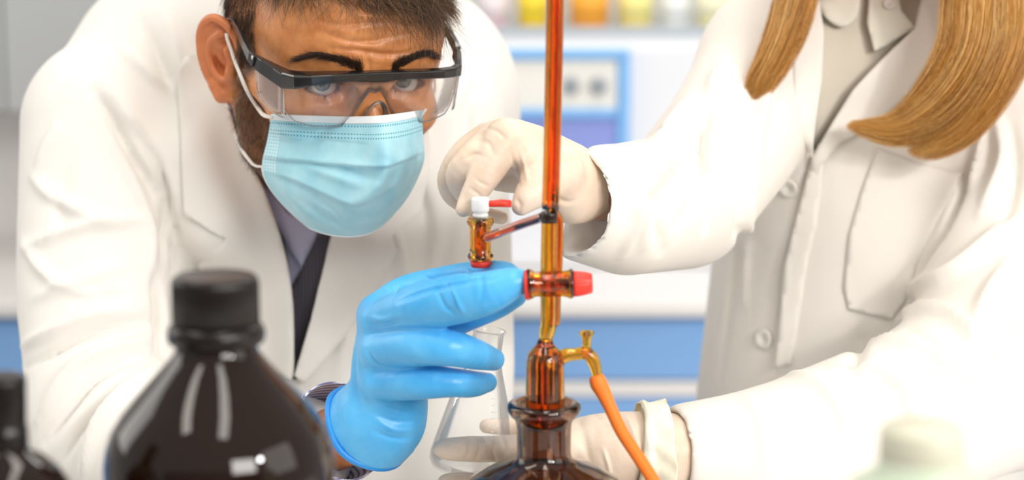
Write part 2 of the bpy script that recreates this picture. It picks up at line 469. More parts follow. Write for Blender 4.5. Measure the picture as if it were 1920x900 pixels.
# shelf over it with reagent bottles
YS = 1.95
sh = empty('wall_shelf', W(1000, 60, YS+.1), 'long grey wall shelf holding blurred reagent bottles', 'shelf')
zs = float(W(960, 52, YS)[2])
box_obj('shelf_board', (-.25, YS, zs-.022), (1.0, 2.15, zs), grey_lam, sh, .003)
for x in (-.2, .35, .9): box_obj('bracket', (x, YS+.04, zs-.10), (x+.02, 2.15, zs-.022), chrome, sh, .002)
def shelf_bottle(px, col, capc, r, h, lab, liquid, n='reagent_bottle'):
    c = W(px, 50, YS+.07); c[2] = zs
    t = empty(n, c, lab, 'bottle', 'reagent bottles on the wall shelf')
    g = pmat('shelf_glass', col, .15, spec=.6); add_bump(g, 50, .03, .0005)
    lathe('body', [(0, 0), (r*.95, 0), (r, .004), (r, h*.62), (r*.9, h*.72), (r*.42, h*.82), (r*.40, h*.9), (0, h*.9)], c, g, t, seg=28)
    cp = pmat('shelf_cap', capc, .4); add_bump(cp, 50, .03, .0005)
    lathe('cap', [(0, h*.86), (r*.5, h*.86), (r*.5, h), (0, h)], c, cp, t, seg=24)
    lb = pmat('bottle_label', liquid, .5); add_bump(lb, 50, .03, .0005)
    lathe('label', [(r*1.01, h*.12), (r*1.02, h*.12), (r*1.02, h*.5), (r*1.01, h*.5)], c, lb, t, seg=28)
shelf_bottle(925, (.80, .55, .60), (.75, .3, .35), .022, .10, 'pink capped pale bottle on the wall shelf, nearest the man', (.85, .75, .78))
shelf_bottle(1000, (.90, .62, .02), (.9, .7, .05), .024, .12, 'bright yellow bottle on the wall shelf, left of the tall brown tube', (.95, .72, .05))
shelf_bottle(1105, (.88, .36, .04), (.9, .45, .1), .030, .11, 'orange bottle on the wall shelf, right of the tall brown tube', (.93, .42, .05))
shelf_bottle(1190, (.86, .72, .25), (.9, .85, .6), .027, .11, 'dull yellow bottle on the wall shelf, between orange and whitish ones', (.88, .80, .30))
shelf_bottle(1265, (.80, .82, .80), (.82, .85, .88), .022, .10, 'whitish bottle on the wall shelf, without any yellow', (.84, .86, .85))
shelf_bottle(1338, (.88, .80, .40), (.86, .86, .80), .028, .11, 'pale yellow bottle on the wall shelf, beside the woman\'s shoulder', (.88, .84, .60))
# left side: grey cupboard high up, white box on the bench
cb = empty('wall_cupboard', W(60, 200, 1.9), 'light grey wall cupboard at the left behind the man', 'cupboard')
l, h = bx(-330, -200, 330, 215, 1.86, .28); box_obj('body', l, h, pmat('cupboard_grey', (.36, .37, .38), .5), cb, .006)
for a in [(-325, -195, 0, 210), (5, -195, 325, 210)]:
    l, h = bx(*a, 1.842, .016); d = box_obj('door', l, h, pmat('cupboard_door', (.42, .43, .43), .5), cb, .003)
# ------------------------------------------------------------ the man: one continuous body
def head_frame(o, yaw, pitch, roll, s=.001):
    a, b, c = map(math.radians, (yaw, pitch, roll))
    Y = np.array([math.sin(a)*math.cos(b), -math.cos(a)*math.cos(b), -math.sin(b)])
    Z = np.array([0, 0, 1.])-Y*Y[2]; Z /= np.linalg.norm(Z); X = np.cross(Y, Z)
    X, Z = X*math.cos(c)+Z*math.sin(c), Z*math.cos(c)-X*math.sin(c)
    return np.asarray(o, float), np.stack([X, Y, Z], 1)*s      # world = o + M @ local
def to_world(fr, P): return fr[0]+np.asarray(P, float)@fr[1].T
def to_local(fr, P): return (np.asarray(P, float)-fr[0])@np.linalg.inv(fr[1]).T
def head_sdf(f, man=True):
    k = 1.0
    f.ell((0, -86, 34), (77, 99, 86))                                  # cranium
    f.ell((0, -30, 30), (62, 44, 52), k=22)                             # forehead
    f.ell((0, -38, -22), (60, 50, 60), k=20)                            # midface
    f.ell((0, -45, -62), (46, 46, 46), k=18)
    f.ell((0, -16, -100), (22, 17, 17), k=18)                           # chin
    for s in (1, -1):
        f.chain([(s*62, -84, -40), (s*56, -74, -72), (s*34, -34, -98), (s*10, -12, -104)], [13, 13, 12, 12], k=16)   # jaw
        f.ell((s*42, -22, -30), (22, 20, 15), k=12)                     # cheekbone
        f.chain([(s*50, -24, -24), (s*70, -70, -14)], [8, 7], k=12)     # zygomatic arch
        f.ell((s*62, -38, 34), (10, 30, 30), k=3, op='s') if False else None
        f.chain([(s*14, 3, 17), (s*30, 2, 21), (s*48, -10, 19), (s*55, -22, 10)], [6.5, 7.5, 7, 5], k=9)  # brow ridge
    f.ell((0, -4, 17), (11, 9, 9), k=9)                                 # glabella
    for s in (1, -1):
        f.ell((s*32, 7, -1), (18, 13, 12), k=9, op='s')                 # eye socket
        f.ell((s*17, 6, -6), (6, 8, 10), k=6, op='s')
    # nose
    f.chain([(0, 0, 12), (0, 5, 0), (0, 15, -18), (0, 23, -34)], [6, 5.5, 6.5, 8.5], k=8)
    f.ell((0, 24, -40), (9.5, 9, 8.5), k=5)
    for s in (1, -1):
        f.ell((s*11, 12, -42), (6.5, 9, 7), k=5)
        f.ell((s*6, 17, -49), (3.5, 5, 3), k=2, op='s')
        f.chain([(s*8, 2, -6), (s*12, 4, -22), (s*15, 4, -38)], [6, 7, 7], k=8)
    # mouth
    f.ell((0, -4, -66), (26, 14, 18), k=10)
    f.chain([(-22, -1, -68), (-8, 9, -64), (0, 10, -65), (8, 9, -64), (22, -1, -68)], [2.5, 4.5, 4, 4.5, 2.5], k=4)
    f.chain([(-20, -1, -70), (0, 8.5, -73), (20, -1, -70)], [2.5, 5.5, 2.5], k=4)
    f.chain([(-22, 2, -69), (0, 14, -68.5), (22, 2, -69)], [.7, .7, .7], k=2, op='s')
    # eyelids over the eyeballs, opened by an almond
    for s in (1, -1):
        c = (s*31.5, -13.0, 0)
        f.ell(c, 13.6, k=3)
        f.chain([(s*18, -6, 9.0), (s*26, .5, 10.5), (s*38, -1, 10), (s*47, -10, 5)], [2.2, 2.6, 2.6, 2], k=4)   # upper fold
        f.chain([(s*19, -6, -7.5), (s*29, -1.2, -9.8), (s*40, -5, -8)], [1.8, 2.2, 1.8], k=4)                 # lower bag
        def fn(g, s=s, c=c):
            x = (g[0]-c[0])*s; z = g[2]
            h0 = np.sqrt(np.clip(1-(x/15.0)**2, 0, 1))
            up = 5.2*h0; lo = -5.4*h0
            zc = z+0.06*x
            d = np.maximum(zc-up, lo-zc)
            d = np.maximum(d, np.abs(x)-14.6)
            d = np.maximum(d, -(g[1]-(c[1]+3)))
            d = np.maximum(d, (g[1]-12))
            return d*.8
        f.apply((c[0]-16, c[1]+2, -8), (c[0]+16, 12, 8), fn, k=1.2, op='s')
        f.ell(c, 11.9, k=.4, op='s')
        f.ell((s*18.2, -5.5, -.6), (2.2, 2.2, 1.8), k=1.5)               # tear duct
def ear_sdf(f, s, cy=-96, cz=-9):
    # outline in ear plane (a forwards, b up), o outwards from the skull
    def P(a, b, o): return (s*(73+o-a*.22), cy+a*.86, cz+b)
    base = [P(4, -6, 1), P(-3, 8, 7), P(-5, 18, 9)]
    f.chain([P(8, -24, 0), P(2, -10, 1), P(0, 6, 1), P(-2, 20, 5)], [5, 10, 11, 8], k=5)
    hel = [(13, 2, 1), (16, 12, 3), (15, 22, 6), (8, 30, 10), (-3, 33, 14), (-12, 28, 17), (-17, 18, 18), (-18, 6, 17), (-15, -6, 15), (-9, -16, 12), (-2, -23, 9)]
    H = catm([P(*q) for q in hel], 4)
    FILL = [P(6, -14, -1), P(3, -2, -2), P(-4, 2, 2), P(-9, 8, 6), P(-7, 18, 6)]
    # thin plate of the ear
    def plate(g):
        # distance to a slab spanned by ellipse in (a,b)
        o = s*g[0]-73; a = (g[1]-cy)/.86; b = g[2]-cz
        o = o+a*.22
        surf = 6-.62*a+.04*b
        e = (np.sqrt(((a+1)/16.5)**2+((b-4)/29)**2)-1)*15
        return np.maximum(np.abs(o-surf)*.8-2.4, e)
    lo = (min(s*50, s*112), cy-24, cz-36); hi = (max(s*50, s*112), cy+24, cz+40)
    f.apply(lo, hi, plate, k=4)
    f.ell((s*80, cy-15, cz+2), (12, 9, 18), k=5)
    # concha bowl
    c = P(1, -2, 13); f.ell(c, (8.5, 8.5, 12), k=3, op='s')
    c = P(-1, 4, 15); f.ell(c, (7, 7, 9), k=3, op='s')
    c = P(4, 17, 12); f.ell(c, (5, 5, 6), k=3, op='s')
    f.chain(FILL, [7, 8, 7.5, 7, 6], k=2)
    f.chain(H, [3.4]*len(H), k=1.5)
    A = catm([P(*q) for q in [(2, 22, 10), (-6, 16, 14), (-9, 6, 15), (-7, -6, 13), (-1, -13, 10), (5, -14, 7)]], 4)
    f.chain(A, [2.8]*len(A), k=2.5)
    f.chain([P(11, 2, 4), P(10, -6, 6), P(9, -11, 5)], [3.4, 4.2, 3], k=2.5)                   # tragus
    f.chain([P(-5, -21, 10), P(1, -27, 8), P(7, -26, 4)], [5.0, 6.2, 5.0], k=4)                 # lobe
HF = head_frame(W(690, 163, .21), 24, 14, 0)
def man_body():
    ax = axis((-560, -170, 9), (-170, -112, 4), (-112, -75, 1.5), (-75, 60, 1.0), (60, 116, 1.0), (116, 170, 5), (170, 480, 9))
    ay = axis((-480, -190, 8), (-190, -130, 3), (-130, 40, 1.0), (40, 60, 3), (60, 300, 8))
    az = axis((-720, -135, 7), (-135, -120, 3), (-120, 60, 1.0), (60, 130, 2), (130, 150, 5))
    f = Field(ax, ay, az)
    head_sdf(f)
    for s in (1, -1): ear_sdf(f, s)
    L = lambda px, py, y: tuple(to_local(HF, W(px, py, y)))
    f.chain([(0, -92, -50), L(560, 330, .46), L(560, 470, .54)], [52, 52, 60], k=25)       # neck
    # torso and arms (worn under the coat)
    f.chain([L(260, 300, .52), L(560, 270, .58), L(800, 300, .52)], [40, 90, 35], k=30)
    f.chain([L(570, 360, .58), L(590, 620, .56), L(600, 980, .56)], [95, 95, 95], k=40)
    f.chain([L(215, 280, .44), L(186, 560, .37), L(205, 790, .32), L(400, 880, .225), L(560, 846, .16), L(680, 805, .112), L(705, 730, .095)], [40, 38, 36, 33, 25, 21, 15], k=12)
    f.chain([L(815, 250, .46), L(860, 560, .44), L(850, 900, .40)], [34, 30, 28], k=12)
    V, Q = f.mesh()
    V = smooth(V, Q, 1, .4)
    N = normals(V, Q)
    # brow wrinkles
    for z, x0, x1, a in [(31, -34, 34, -1.3), (41, -40, 42, -1.2), (52, -42, 44, -1.0), (62, -40, 44, -.8)]:
        X = np.linspace(x0, x1, 15)
        P = np.array([(x, 12-((x)/60)**2*22, z+2.2*math.sin(x*.09+z)+abs(x)*.05) for x in X])
        P2 = []
        tree = None
        D = np.full(len(V), 1e9)
        m = (V[:, 1] > -30) & (np.abs(V[:, 2]-z) < 14)
        Vm = V[m].copy(); Pm = P.copy(); Vm[:, 1] = 0; Pm[:, 1] = 0
        d, t = polydist(Vm, Pm)
        g = (np.exp(-(d/1.6)**2)*a+np.exp(-((d-4.5)/2.4)**2)*.7)*np.sin(np.clip(t, .03, .97)*math.pi)**.6
        V[m] += N[m]*g[:, None]
    for s, a in ((1, -1.2), (-1, -1.0)):                                  # frown lines
        P = np.array([(s*5, 0, 10), (s*6, 0, 20), (s*8, 0, 30)], float)
        m = (V[:, 1] > -20) & (np.abs(V[:, 2]-20) < 22)
        Vm = V[m].copy(); Vm[:, 1] = 0
        d, t = polydist(Vm, P); V[m] += N[m]*(np.exp(-(d/1.8)**2)*a)[:, None]
    return V, Q
skin = pmat('skin', (.58, .27, .135), .34, sss=.14, sss_s=.006, spec=.5)
def skin_nodes(m):
    at = nn(m, 'ShaderNodeAttribute', attribute_name='beard'); at2 = nn(m, 'ShaderNodeAttribute', attribute_name='flush')
    n = nn(m, 'ShaderNodeTexNoise'); n.inputs['Scale'].default_value = 90; n.inputs['Detail'].default_value = 4
    v = coords(m); lk(m, v, n.inputs['Vector'])
    r = nn(m, 'ShaderNodeValToRGB'); r.color_ramp.elements[0].color = (.48, .165, .05, 1); r.color_ramp.elements[1].color = (.66, .275, .095, 1)
    r.color_ramp.elements[0].position = .3; r.color_ramp.elements[1].position = .7; lk(m, n.outputs[0], r.inputs[0])
    a = nn(m, 'ShaderNodeMix', data_type='RGBA'); a.inputs[7].default_value = (.58, .17, .065, 1); lk(m, at2.outputs['Fac'], a.inputs[0]); lk(m, r.outputs[0], a.inputs[6])
    b = nn(m, 'ShaderNodeMix', data_type='RGBA'); b.inputs[7].default_value = (.075, .034, .015, 1); lk(m, at.outputs['Fac'], b.inputs[0]); lk(m, a.outputs[2], b.inputs[6])
    lk(m, b.outputs[2], bsdf(m).inputs['Base Color'])
    p = add_bump(m, 260, .35, .0006, v, 3); add_bump(m, 1300, .45, .0003, v, 2, prev=p)
skin_nodes(skin)
def attr(o, name, val):
    a = o.data.attributes.new(name, 'FLOAT', 'POINT'); a.data.foreach_set('value', np.asarray(val, np.float32))
Vl, Qb = man_body()
man = mesh_obj('person', to_world(HF, Vl), Qb, skin, None, origin=W(600, 900, .45))
tag(man, 'man bending forward in white lab coat, blue face mask and clear safety glasses', 'person', )
def ss(x, a, b): t = np.clip((x-a)/(b-a), 0, 1); return t*t*(3-2*t)
x, y, z = Vl.T
side = np.abs(x)
scalp_line = np.where(y > -30, 62-(side/60)**2*10, 0)
# beard: lower jaw, sideburns
bz = -44+0*x
beard = ss(-z, 28, 50)*ss(-y, -40, -20)*.75*(z > -140)
sb = ss(-y, 50, 66)*ss(y, -88, -78)*ss(side, 50, 58)*ss(-z, -40, -25)*.85
beard = np.maximum(beard*(y > -90), sb)*(z > -135)
earm = (side > 76)&(y < -72)
beard = np.where(earm, 0, beard)
scalp = np.maximum(ss(z+(-y)*.32-np.clip(x-8, 0, 80)*.16, 66, 76), ss(-y, 62, 78)*ss(z, 8, 24))*(z > -20)
beard = np.maximum(beard, scalp*.9*(~earm))
flush = ss(side, 74, 80)*(y < -72)*(z < 40)*(z > -60)*.65+np.exp(-((x/14)**2+((z+34)/16)**2))*(y > 0)*.45
attr(man, 'beard', beard); attr(man, 'flush', np.clip(flush, 0, 1))
# eyes
def eye_mat():
    m = pmat('eyeball', (.6, .52, .47), .08, coat=1, spec=.6)
    t = nn(m, 'ShaderNodeTexCoord'); s = nn(m, 'ShaderNodeSeparateXYZ'); lk(m, t.outputs['Object'], s.inputs[0])
    c = nn(m, 'ShaderNodeCombineXYZ'); lk(m, s.outputs['X'], c.inputs[0]); lk(m, s.outputs['Z'], c.inputs[1])
    L = nn(m, 'ShaderNodeVectorMath', operation='LENGTH'); lk(m, c.outputs[0], L.inputs[0])
    r = nn(m, 'ShaderNodeValToRGB'); E = r.color_ramp.elements
    mul = nn(m, 'ShaderNodeMath', operation='MULTIPLY'); mul.inputs[1].default_value = 100; lk(m, L.outputs['Value'], mul.inputs[0])
    E[0].position = 0; E[0].color = (.004, .004, .004, 1); E[1].position = 1; E[1].color = (.55, .44, .39, 1)
    for p, col in ((.2, (.004, .004, .004)), (.23, (.09, .06, .03)), (.38, (.14, .115, .08)), (.52, (.07, .06, .05)), (.58, (.03, .03, .03)), (.64, (.56, .48, .44))):
        e = E.new(p); e.color = (*col, 1)
    lk(m, mul.outputs[0], r.inputs[0]); lk(m, r.outputs[0], bsdf(m).inputs['Base Color'])
    return m
EM = eye_mat()
def uvsphere(r, seg=32, rings=20, bulge=0):
    V = []; F = []
    for i in range(rings+1):
        th = math.pi*i/rings
        for j in range(seg):
            ph = 2*math.pi*j/seg
            v = np.array([math.sin(th)*math.cos(ph), math.cos(th), math.sin(th)*math.sin(ph)])*r
            if bulge and th < .55: v[1] += bulge*math.cos(th/.55*math.pi/2)**1.0*r
            V.append(v)
    for i in range(rings):
        for j in range(seg):
            k = (j+1) % seg; F.append((i*seg+j, i*seg+k, (i+1)*seg+k, (i+1)*seg+j))
    return np.array(V), F
for s in (1, -1):
    V, F = uvsphere(.0119, 40, 28, .05)
    c = to_world(HF, (s*31.5, -13, 0))
    e = mesh_obj('eye', V, F, EM)
    look = Vector(CAM+np.array([.10, 0, -.02]))-Vector(c); look.normalize()
    yv = look; xv = yv.cross(Vector((0, 0, 1))).normalized(); zv = xv.cross(yv)
    mat = Matrix((xv, yv, zv)).transposed()
    e.location = c; e.rotation_euler = mat.to_euler(); e.parent = man; e.matrix_parent_inverse = man.matrix_basis.inverted()
# hair -------------------------------------------------------
def hair_mat(name, c1, c2, c3, rough=.38):
    m = pmat(name, c2, rough, spec=.6)
    at = nn(m, 'ShaderNodeAttribute', attribute_name='tone'); r = nn(m, 'ShaderNodeValToRGB'); E = r.color_ramp.elements
    E[0].color = (*c1, 1); E[1].color = (*c3, 1); e = E.new(.55); e.color = (*c2, 1)
    lk(m, at.outputs['Fac'], r.inputs[0]); lk(m, r.outputs[0], bsdf(m).inputs['Base Color']); return m
MH = hair_mat('brown_hair', (.025, .013, .007), (.085, .043, .02), (.30, .16, .07))
BH = hair_mat('dark_hair', (.012, .007, .005), (.03, .016, .009), (.07, .035, .018))
bman = bvh(Vl, Qb)      # in head-local millimetres
Nl = normals(Vl, Qb)
def nearest(P):
    out = np.empty_like(P); nr = np.empty_like(P)
    for i, p in enumerate(P):
        h = bman.find_nearest(Vector(p)); out[i] = h[0]; nr[i] = h[1]
    return out, nr
def grow(name, idx, length, dirs, lift, mat, rad, m=6, curl=0, parent=None, tone=None):
    """idx: root vertices; dirs: comb direction in local mm; follows the skull"""
    n = len(idx); P = Vl[idx]+rng.normal(0, .8, (n, 3)); S = np.zeros((n, m, 3)); nr = Nl[idx]
    length = np.broadcast_to(length, (n,)); step = (length/(m-1))[:, None]
    S[:, 0] = P-nr*.5; d = dirs/np.linalg.norm(dirs, axis=1)[:, None]
    side_ = np.cross(nr, d); cu = rng.normal(0, curl, (n, 1))
    for j in range(1, m):
        t = j/(m-1)
        v = d*1.0+nr*lift*(1-t*1.1)+side_*cu*t
        v /= np.linalg.norm(v, axis=1)[:, None]+1e-9
        S[:, j] = S[:, j-1]+v*step
    return strands(name, to_world(HF, S.reshape(-1, 3)).reshape(n, m, 3), mat, parent, np.asarray(rad)*.001, tone)
y_, z_, x_ = Vl[:, 1], Vl[:, 2], np.abs(Vl[:, 0])
is_ear = (x_ > 74) & (y_ < -70) & (z_ < 30)
# top and fringe
hl = 60-np.clip(-Vl[:, 0], 0, 60)*.05+np.clip(Vl[:, 0]-8, 0, 80)*.16      # hairline height across the forehead
m_top = np.nonzero((z_+(-y_)*.32 > hl+6) & (z_ > 34) & (~is_ear))[0]
ix = rng.choice(m_top, 21000)
X0, Y0 = Vl[ix, 0], Vl[ix, 1]
fr = np.clip((Y0+95)/100, 0, 1)
cl = rng.normal(0, 1, (400, 3)); cid = (np.floor(X0/8)*7+np.floor(Y0/10)*3).astype(int) % 400   # tufts
rt_ = np.clip((20-X0)/60, 0, 1)                                          # the fringe falls to his left
dr = np.stack([-.35-.2*fr, .75-.35*fr, -.15-(.65+.65*rt_)*fr], 1)+cl[cid]*.26+rng.normal(0, .15, (len(ix), 3))
ln = (20+(14+20*rt_)*fr)*np.where(X0 < -48, .5, 1)*rng.uniform(.55, 1.25, len(ix))
hair = grow('hair', ix, ln, dr, .42, MH, .19, 7, .6, man)
# sides, shorter, combed down and back
m_side = np.nonzero((y_ < -50) & (z_ > 0) & (z_+(-y_)*.25 < 100) & (~is_ear) & (x_ > 40) & (z_+(-y_)*.55 > 38))[0]
ix = rng.choice(m_side, 11000)
dr = np.tile([[0, .12, -1.]], (len(ix), 1))+rng.normal(0, .22, (len(ix), 3))
grow('hair', ix, rng.uniform(7, 15, len(ix)), dr, .3, MH, .16, 4, .2, man, tone=rng.random(len(ix))*.75)
# sideburns and stubble
mb = np.nonzero((beard > .35) & (z_ < 8) & (z_ > -125) & (y_ > -96) & (~is_ear) & (y_ < -46))[0]
ix = rng.choice(mb, 8000)
dr = np.tile([[0, .1, -1.]], (len(ix), 1))+rng.normal(0, .35, (len(ix), 3))
grow('beard_stubble', ix, rng.uniform(3, 7, len(ix)), dr, .4, BH, .11, 3, .1, man)
# lighter wisps over the temple
mw_ = np.nonzero((Vl[:, 0] > 2) & (Vl[:, 0] < 52) & (z_ > 62) & (z_ < 82) & (y_ > -45))[0]
ix = rng.choice(mw_, 170)
dr = np.stack([.55+0*ix, .5+0*ix, -.75+0*ix], 1)+rng.normal(0, .28, (len(ix), 3))
grow('hair', ix, rng.uniform(18, 40, len(ix)), dr, .35, MH, .15, 7, .8, man, tone=rng.uniform(.75, 1, len(ix)))
# eyebrows and lashes
def on_face(px_, pz_):
    P = []
    for a, b in zip(px_, pz_):
        h = bman.ray_cast(Vector((a, 60, b)), Vector((0, -1, 0))); P.append(h[0] if h[0] else Vector((a, -20, b)))
    return np.array(P)
for s in (1, -1):
    t = rng.random(900)**1.1; cx = 11+(44 if s > 0 else 37)*t; cz = 18.5+9.5*np.sin(t*2.3)-0*t-(t > .75)*(t-.75)*14
    wz = 4.0*(1-.6*t); pz = cz+rng.uniform(-1, 1, 900)*wz; pxx = s*(cx+rng.normal(0, .6, 900))
    P = on_face(pxx, pz); nr = np.tile([[s*.2, .95, .1]], (900, 1))
    d = np.stack([s*(.35+.75*t), .12+0*t, .75-.95*t-.25*(pz-cz)/wz], 1)+rng.normal(0, .2, (900, 3)); d /= np.linalg.norm(d, axis=1)[:, None]
    L = rng.uniform(5, 9.5, 900)[:, None]
    S = np.stack([P+0*d, P+d*L*.35+nr*.9, P+d*L*.7+nr*1.0, P+d*L+nr*.5], 1)
    strands('eyebrow', to_world(HF, S.reshape(-1, 3)).reshape(900, 4, 3), BH, man, .00013)
    # lashes
    n = 110; t = rng.random(n); a = (t-.5)*2; up = rng.random(n) < .6
    lx = a*13; h0 = np.sqrt(np.clip(1-(lx/15)**2, 0, 1)); lz = np.where(up, 5.4*h0, -5.6*h0)-.06*lx
    ly = -13+np.sqrt(np.clip(13.4**2-lx**2-lz**2, 0, None))
    P = np.stack([s*(31.5+lx), ly, lz], 1)
    d = np.stack([s*(.15+.5*a), 1+0*a, np.where(up, .25, -.55)], 1); L = np.where(up, 6.5, 4)[:, None]
    S = np.stack([P, P+d*L*.5+[0, 0, 0], P+d*L*.85+np.stack([0*a, 0*a, np.where(up, 1.6, -.6)], 1)], 1)
    strands('eyelashes', to_world(HF, S.reshape(-1, 3)).reshape(n, 3, 3), BH, man, .0001)
# ------------------------------------------------------------ mask and glasses on the man
Wl = to_world(HF, Vl); bw = bvh(Wl, Qb)
def mask():
    G = [[(509,213,.226),(550,215,.212),(610,217,.202),(670,218,.190),(715,216,.183),(755,211,.196),(792,205,.225)],
         [(501,262,.230),(548,267,.208),(610,272,.194),(670,275,.180),(718,275,.168),(762,268,.188),(793,256,.226)],
         [(491,312,.236),(545,320,.206),(610,328,.188),(675,330,.176),(725,322,.172),(768,314,.192),(795,300,.230)],
         [(506,352,.241),(547,366,.212),(605,378,.194),(670,384,.184),(722,375,.184),(758,362,.203),(778,345,.234)],
         [(541,393,.244),(570,407,.222),(615,419,.209),(665,424,.203),(706,418,.206),(735,402,.220),(757,380,.240)],
         [(580,427,.250),(603,436,.234),(632,442,.223),(662,443,.219),(690,438,.222),(712,427,.233),(733,408,.250)]]
    G = np.array(G, float); nu, nv = 22, 20
    R = np.array([catm(row, nu) for row in G])                 # rows x U x 3
    S = np.stack([catm(R[:, j], nv) for j in range(R.shape[1])], 1)   # V x U x 3
    nV, nU = S.shape[:2]
    pleats = [(catm([(480, 293), (560, 300), (640, 309), (716, 313), (760, 300), (805, 280)], 8), 1.9, 17), (catm([(500, 322), (545, 335), (600, 360), (660, 384), (700, 372), (760, 335)], 8), 1.5, 20),
              (catm([(500, 250), (560, 254), (640, 262), (700, 268)], 8), .5, 10)]
    wr = [(catm([(636, 314), (670, 324), (712, 338)], 5), 7, -1.3), (catm([(655, 385), (690, 368), (722, 330), (735, 300)], 5), 14, 2.6), (catm([(560, 375), (610, 405), (645, 425)], 5), 9, -1.2),
          (catm([(590, 372), (625, 392), (640, 410)], 5), 6, -1.2), (catm([(724, 222), (728, 260), (726, 300)], 5), 16, 1.5), (catm([(530, 345), (560, 385), (600, 420)], 5), 12, 1.2), (catm([(735, 312), (730, 350), (715, 390)], 5), 9, -1.6),
          (catm([(570, 310), (620, 328), (680, 350)], 5), 9, 1.3), (catm([(575, 258), (600, 264), (650, 266)], 4), 5, -.6), (catm([(760, 290), (750, 330), (735, 370)], 5), 8, 1.4)]
    P2 = S[..., :2].reshape(-1, 2); Y = S[..., 2].reshape(-1).copy()
    D = np.zeros(len(P2))
    for pl, amp, w in [(a_, b_*2.5, c_) for a_, b_, c_ in pleats]:
        yl = np.interp(P2[:, 0], pl[:, 0], pl[:, 1]); s = P2[:, 1]-yl
        fade = ss(P2[:, 0], pl[0, 0], pl[0, 0]+30)*ss(-P2[:, 0], -pl[-1, 0], -pl[-1, 0]+25)
        D += np.where(s < 0, amp*np.exp(s/w), -.6*amp*np.exp(-s/(w*1.1))*ss(s, -.1, 2.5)+amp*(1-ss(s, 0, 2.2)))*fade
    for pl, w, a in wr:
        d, t = polydist(np.c_[P2, np.zeros(len(P2))], np.c_[pl, np.zeros(len(pl))]); D += 2.3*a*np.exp(-(d/w)**2)*np.sin(np.clip(t, .05, .95)*math.pi)**.5
    Y -= D*.001
    V = np.array([W(p[0], p[1], y) for p, y in zip(P2, Y)])
    for i, (p, y) in enumerate(zip(P2, Y)):
        h = hit(bw, *p)
        if h is not None and V[i][1]-.025 < h[0][1] < V[i][1]+.0022 and i % nU < nU-5: V[i] = W(p[0], p[1], h[0][1]-.0022)
    I = np.arange(nV*nU).reshape(nV, nU)
    Q = np.stack([I[:-1, :-1], I[1:, :-1], I[1:, 1:], I[:-1, 1:]], -1).reshape(-1, 4)
    V = smooth(V, Q, 1, .5)
    m = pmat('mask_fabric', (.37, .66, .755), .78, sheen=.2)
    # stitched dots and the pale side seam come from the sheet's own coordinates
    uv = nn(m, 'ShaderNodeUVMap'); sp = nn(m, 'ShaderNodeSeparateXYZ'); lk(m, uv.outputs[0], sp.inputs[0])
    def M(op, a, b=None, c=None):
        n = nn(m, 'ShaderNodeMath', operation=op)
        for i, v in enumerate((a, b, c)):
            if v is None: continue
            if isinstance(v, (int, float)): n.inputs[i].default_value = v
            else: lk(m, v, n.inputs[i])
        return n.outputs[0]
    U_, V_ = sp.outputs[0], sp.outputs[1]
    def dots(nu, off=0): return M('LESS_THAN', M('FRACT', M('MULTIPLY', U_, nu)), .52)
    def band(v0, w): return M('LESS_THAN', M('ABSOLUTE', M('SUBTRACT', V_, v0)), w)
    rows = M('ADD', M('ADD', band(.068, .0055), band(.120, .0045)), band(.146, .0050))
    g1 = M('MULTIPLY', rows, dots(58))
    seam = M('MULTIPLY', M('LESS_THAN', M('ABSOLUTE', M('SUBTRACT', U_, .045)), .040), M('MULTIPLY', M('GREATER_THAN', V_, .10), M('LESS_THAN', V_, .44)))
    g2 = M('MULTIPLY', seam, M('MULTIPLY', M('LESS_THAN', M('FRACT', M('MULTIPLY', U_, 62)), .5), M('LESS_THAN', M('FRACT', M('MULTIPLY', V_, 42)), .5)))
    n1 = nn(m, 'ShaderNodeTexNoise'); n1.inputs['Scale'].default_value = 60; n1.inputs['Detail'].default_value = 5; lk(m, coords(m), n1.inputs[0])
    r = nn(m, 'ShaderNodeValToRGB'); r.color_ramp.elements[0].color = (.30, .60, .71, 1); r.color_ramp.elements[1].color = (.43, .71, .79, 1); r.color_ramp.elements[0].position = .3; r.color_ramp.elements[1].position = .7
    lk(m, n1.outputs[0], r.inputs[0])
    def mix(f, a, col):
        x = nn(m, 'ShaderNodeMix', data_type='RGBA'); lk(m, f, x.inputs[0]); lk(m, a, x.inputs[6]); x.inputs[7].default_value = (*col, 1); return x.outputs[2]
    c = mix(seam, r.outputs[0], (.56, .80, .86)); c = mix(g1, c, (.08, .30, .40)); c = mix(g2, c, (.22, .58, .72))
    lk(m, c, bsdf(m).inputs['Base Color'])
    add_bump(m, 1500, .35, .0002)
    o = mesh_obj('face_mask', V, Q[:, ::-1], m, man)
    ul = o.data.uv_layers.new(name='UVMap'); u, v = np.meshgrid(np.linspace(0, 1, nU), np.linspace(0, 1, nV)); uvv = np.stack([u.ravel(), v.ravel()], 1)
    li = np.empty(len(o.data.loops), np.int32); o.data.loops.foreach_get('vertex_index', li); ul.data.foreach_set('uv', uvv[li].ravel().astype(np.float32))
    mods(o, solid=.0006, off=0)
    Vg = V.reshape(nV, nU, 3)
    # white binding folded over the top edge
    k = 6; nB = nU-4; B = Vg[:k, :nB].reshape(-1, 3)+CF*-.0009; IB = np.arange(k*nB).reshape(k, nB); QB = np.stack([IB[:-1, :-1], IB[1:, :-1], IB[1:, 1:], IB[:-1, 1:]], -1).reshape(-1, 4)
    bm_ = pmat('mask_binding', (.80, .84, .86), .8); add_bump(bm_, 1500, .3, .0002)
    tb_ = mesh_obj('binding', B, QB[:, ::-1], bm_, o); mods(tb_, solid=.0006)
    edge = [Vg[i, 0] for i in range(int(nV*.40), nV)]+[Vg[-1, j] for j in range(0, nU, 3)]
    tube('hem', smooth_line(edge, 2), .0009, bm_, o, 8)
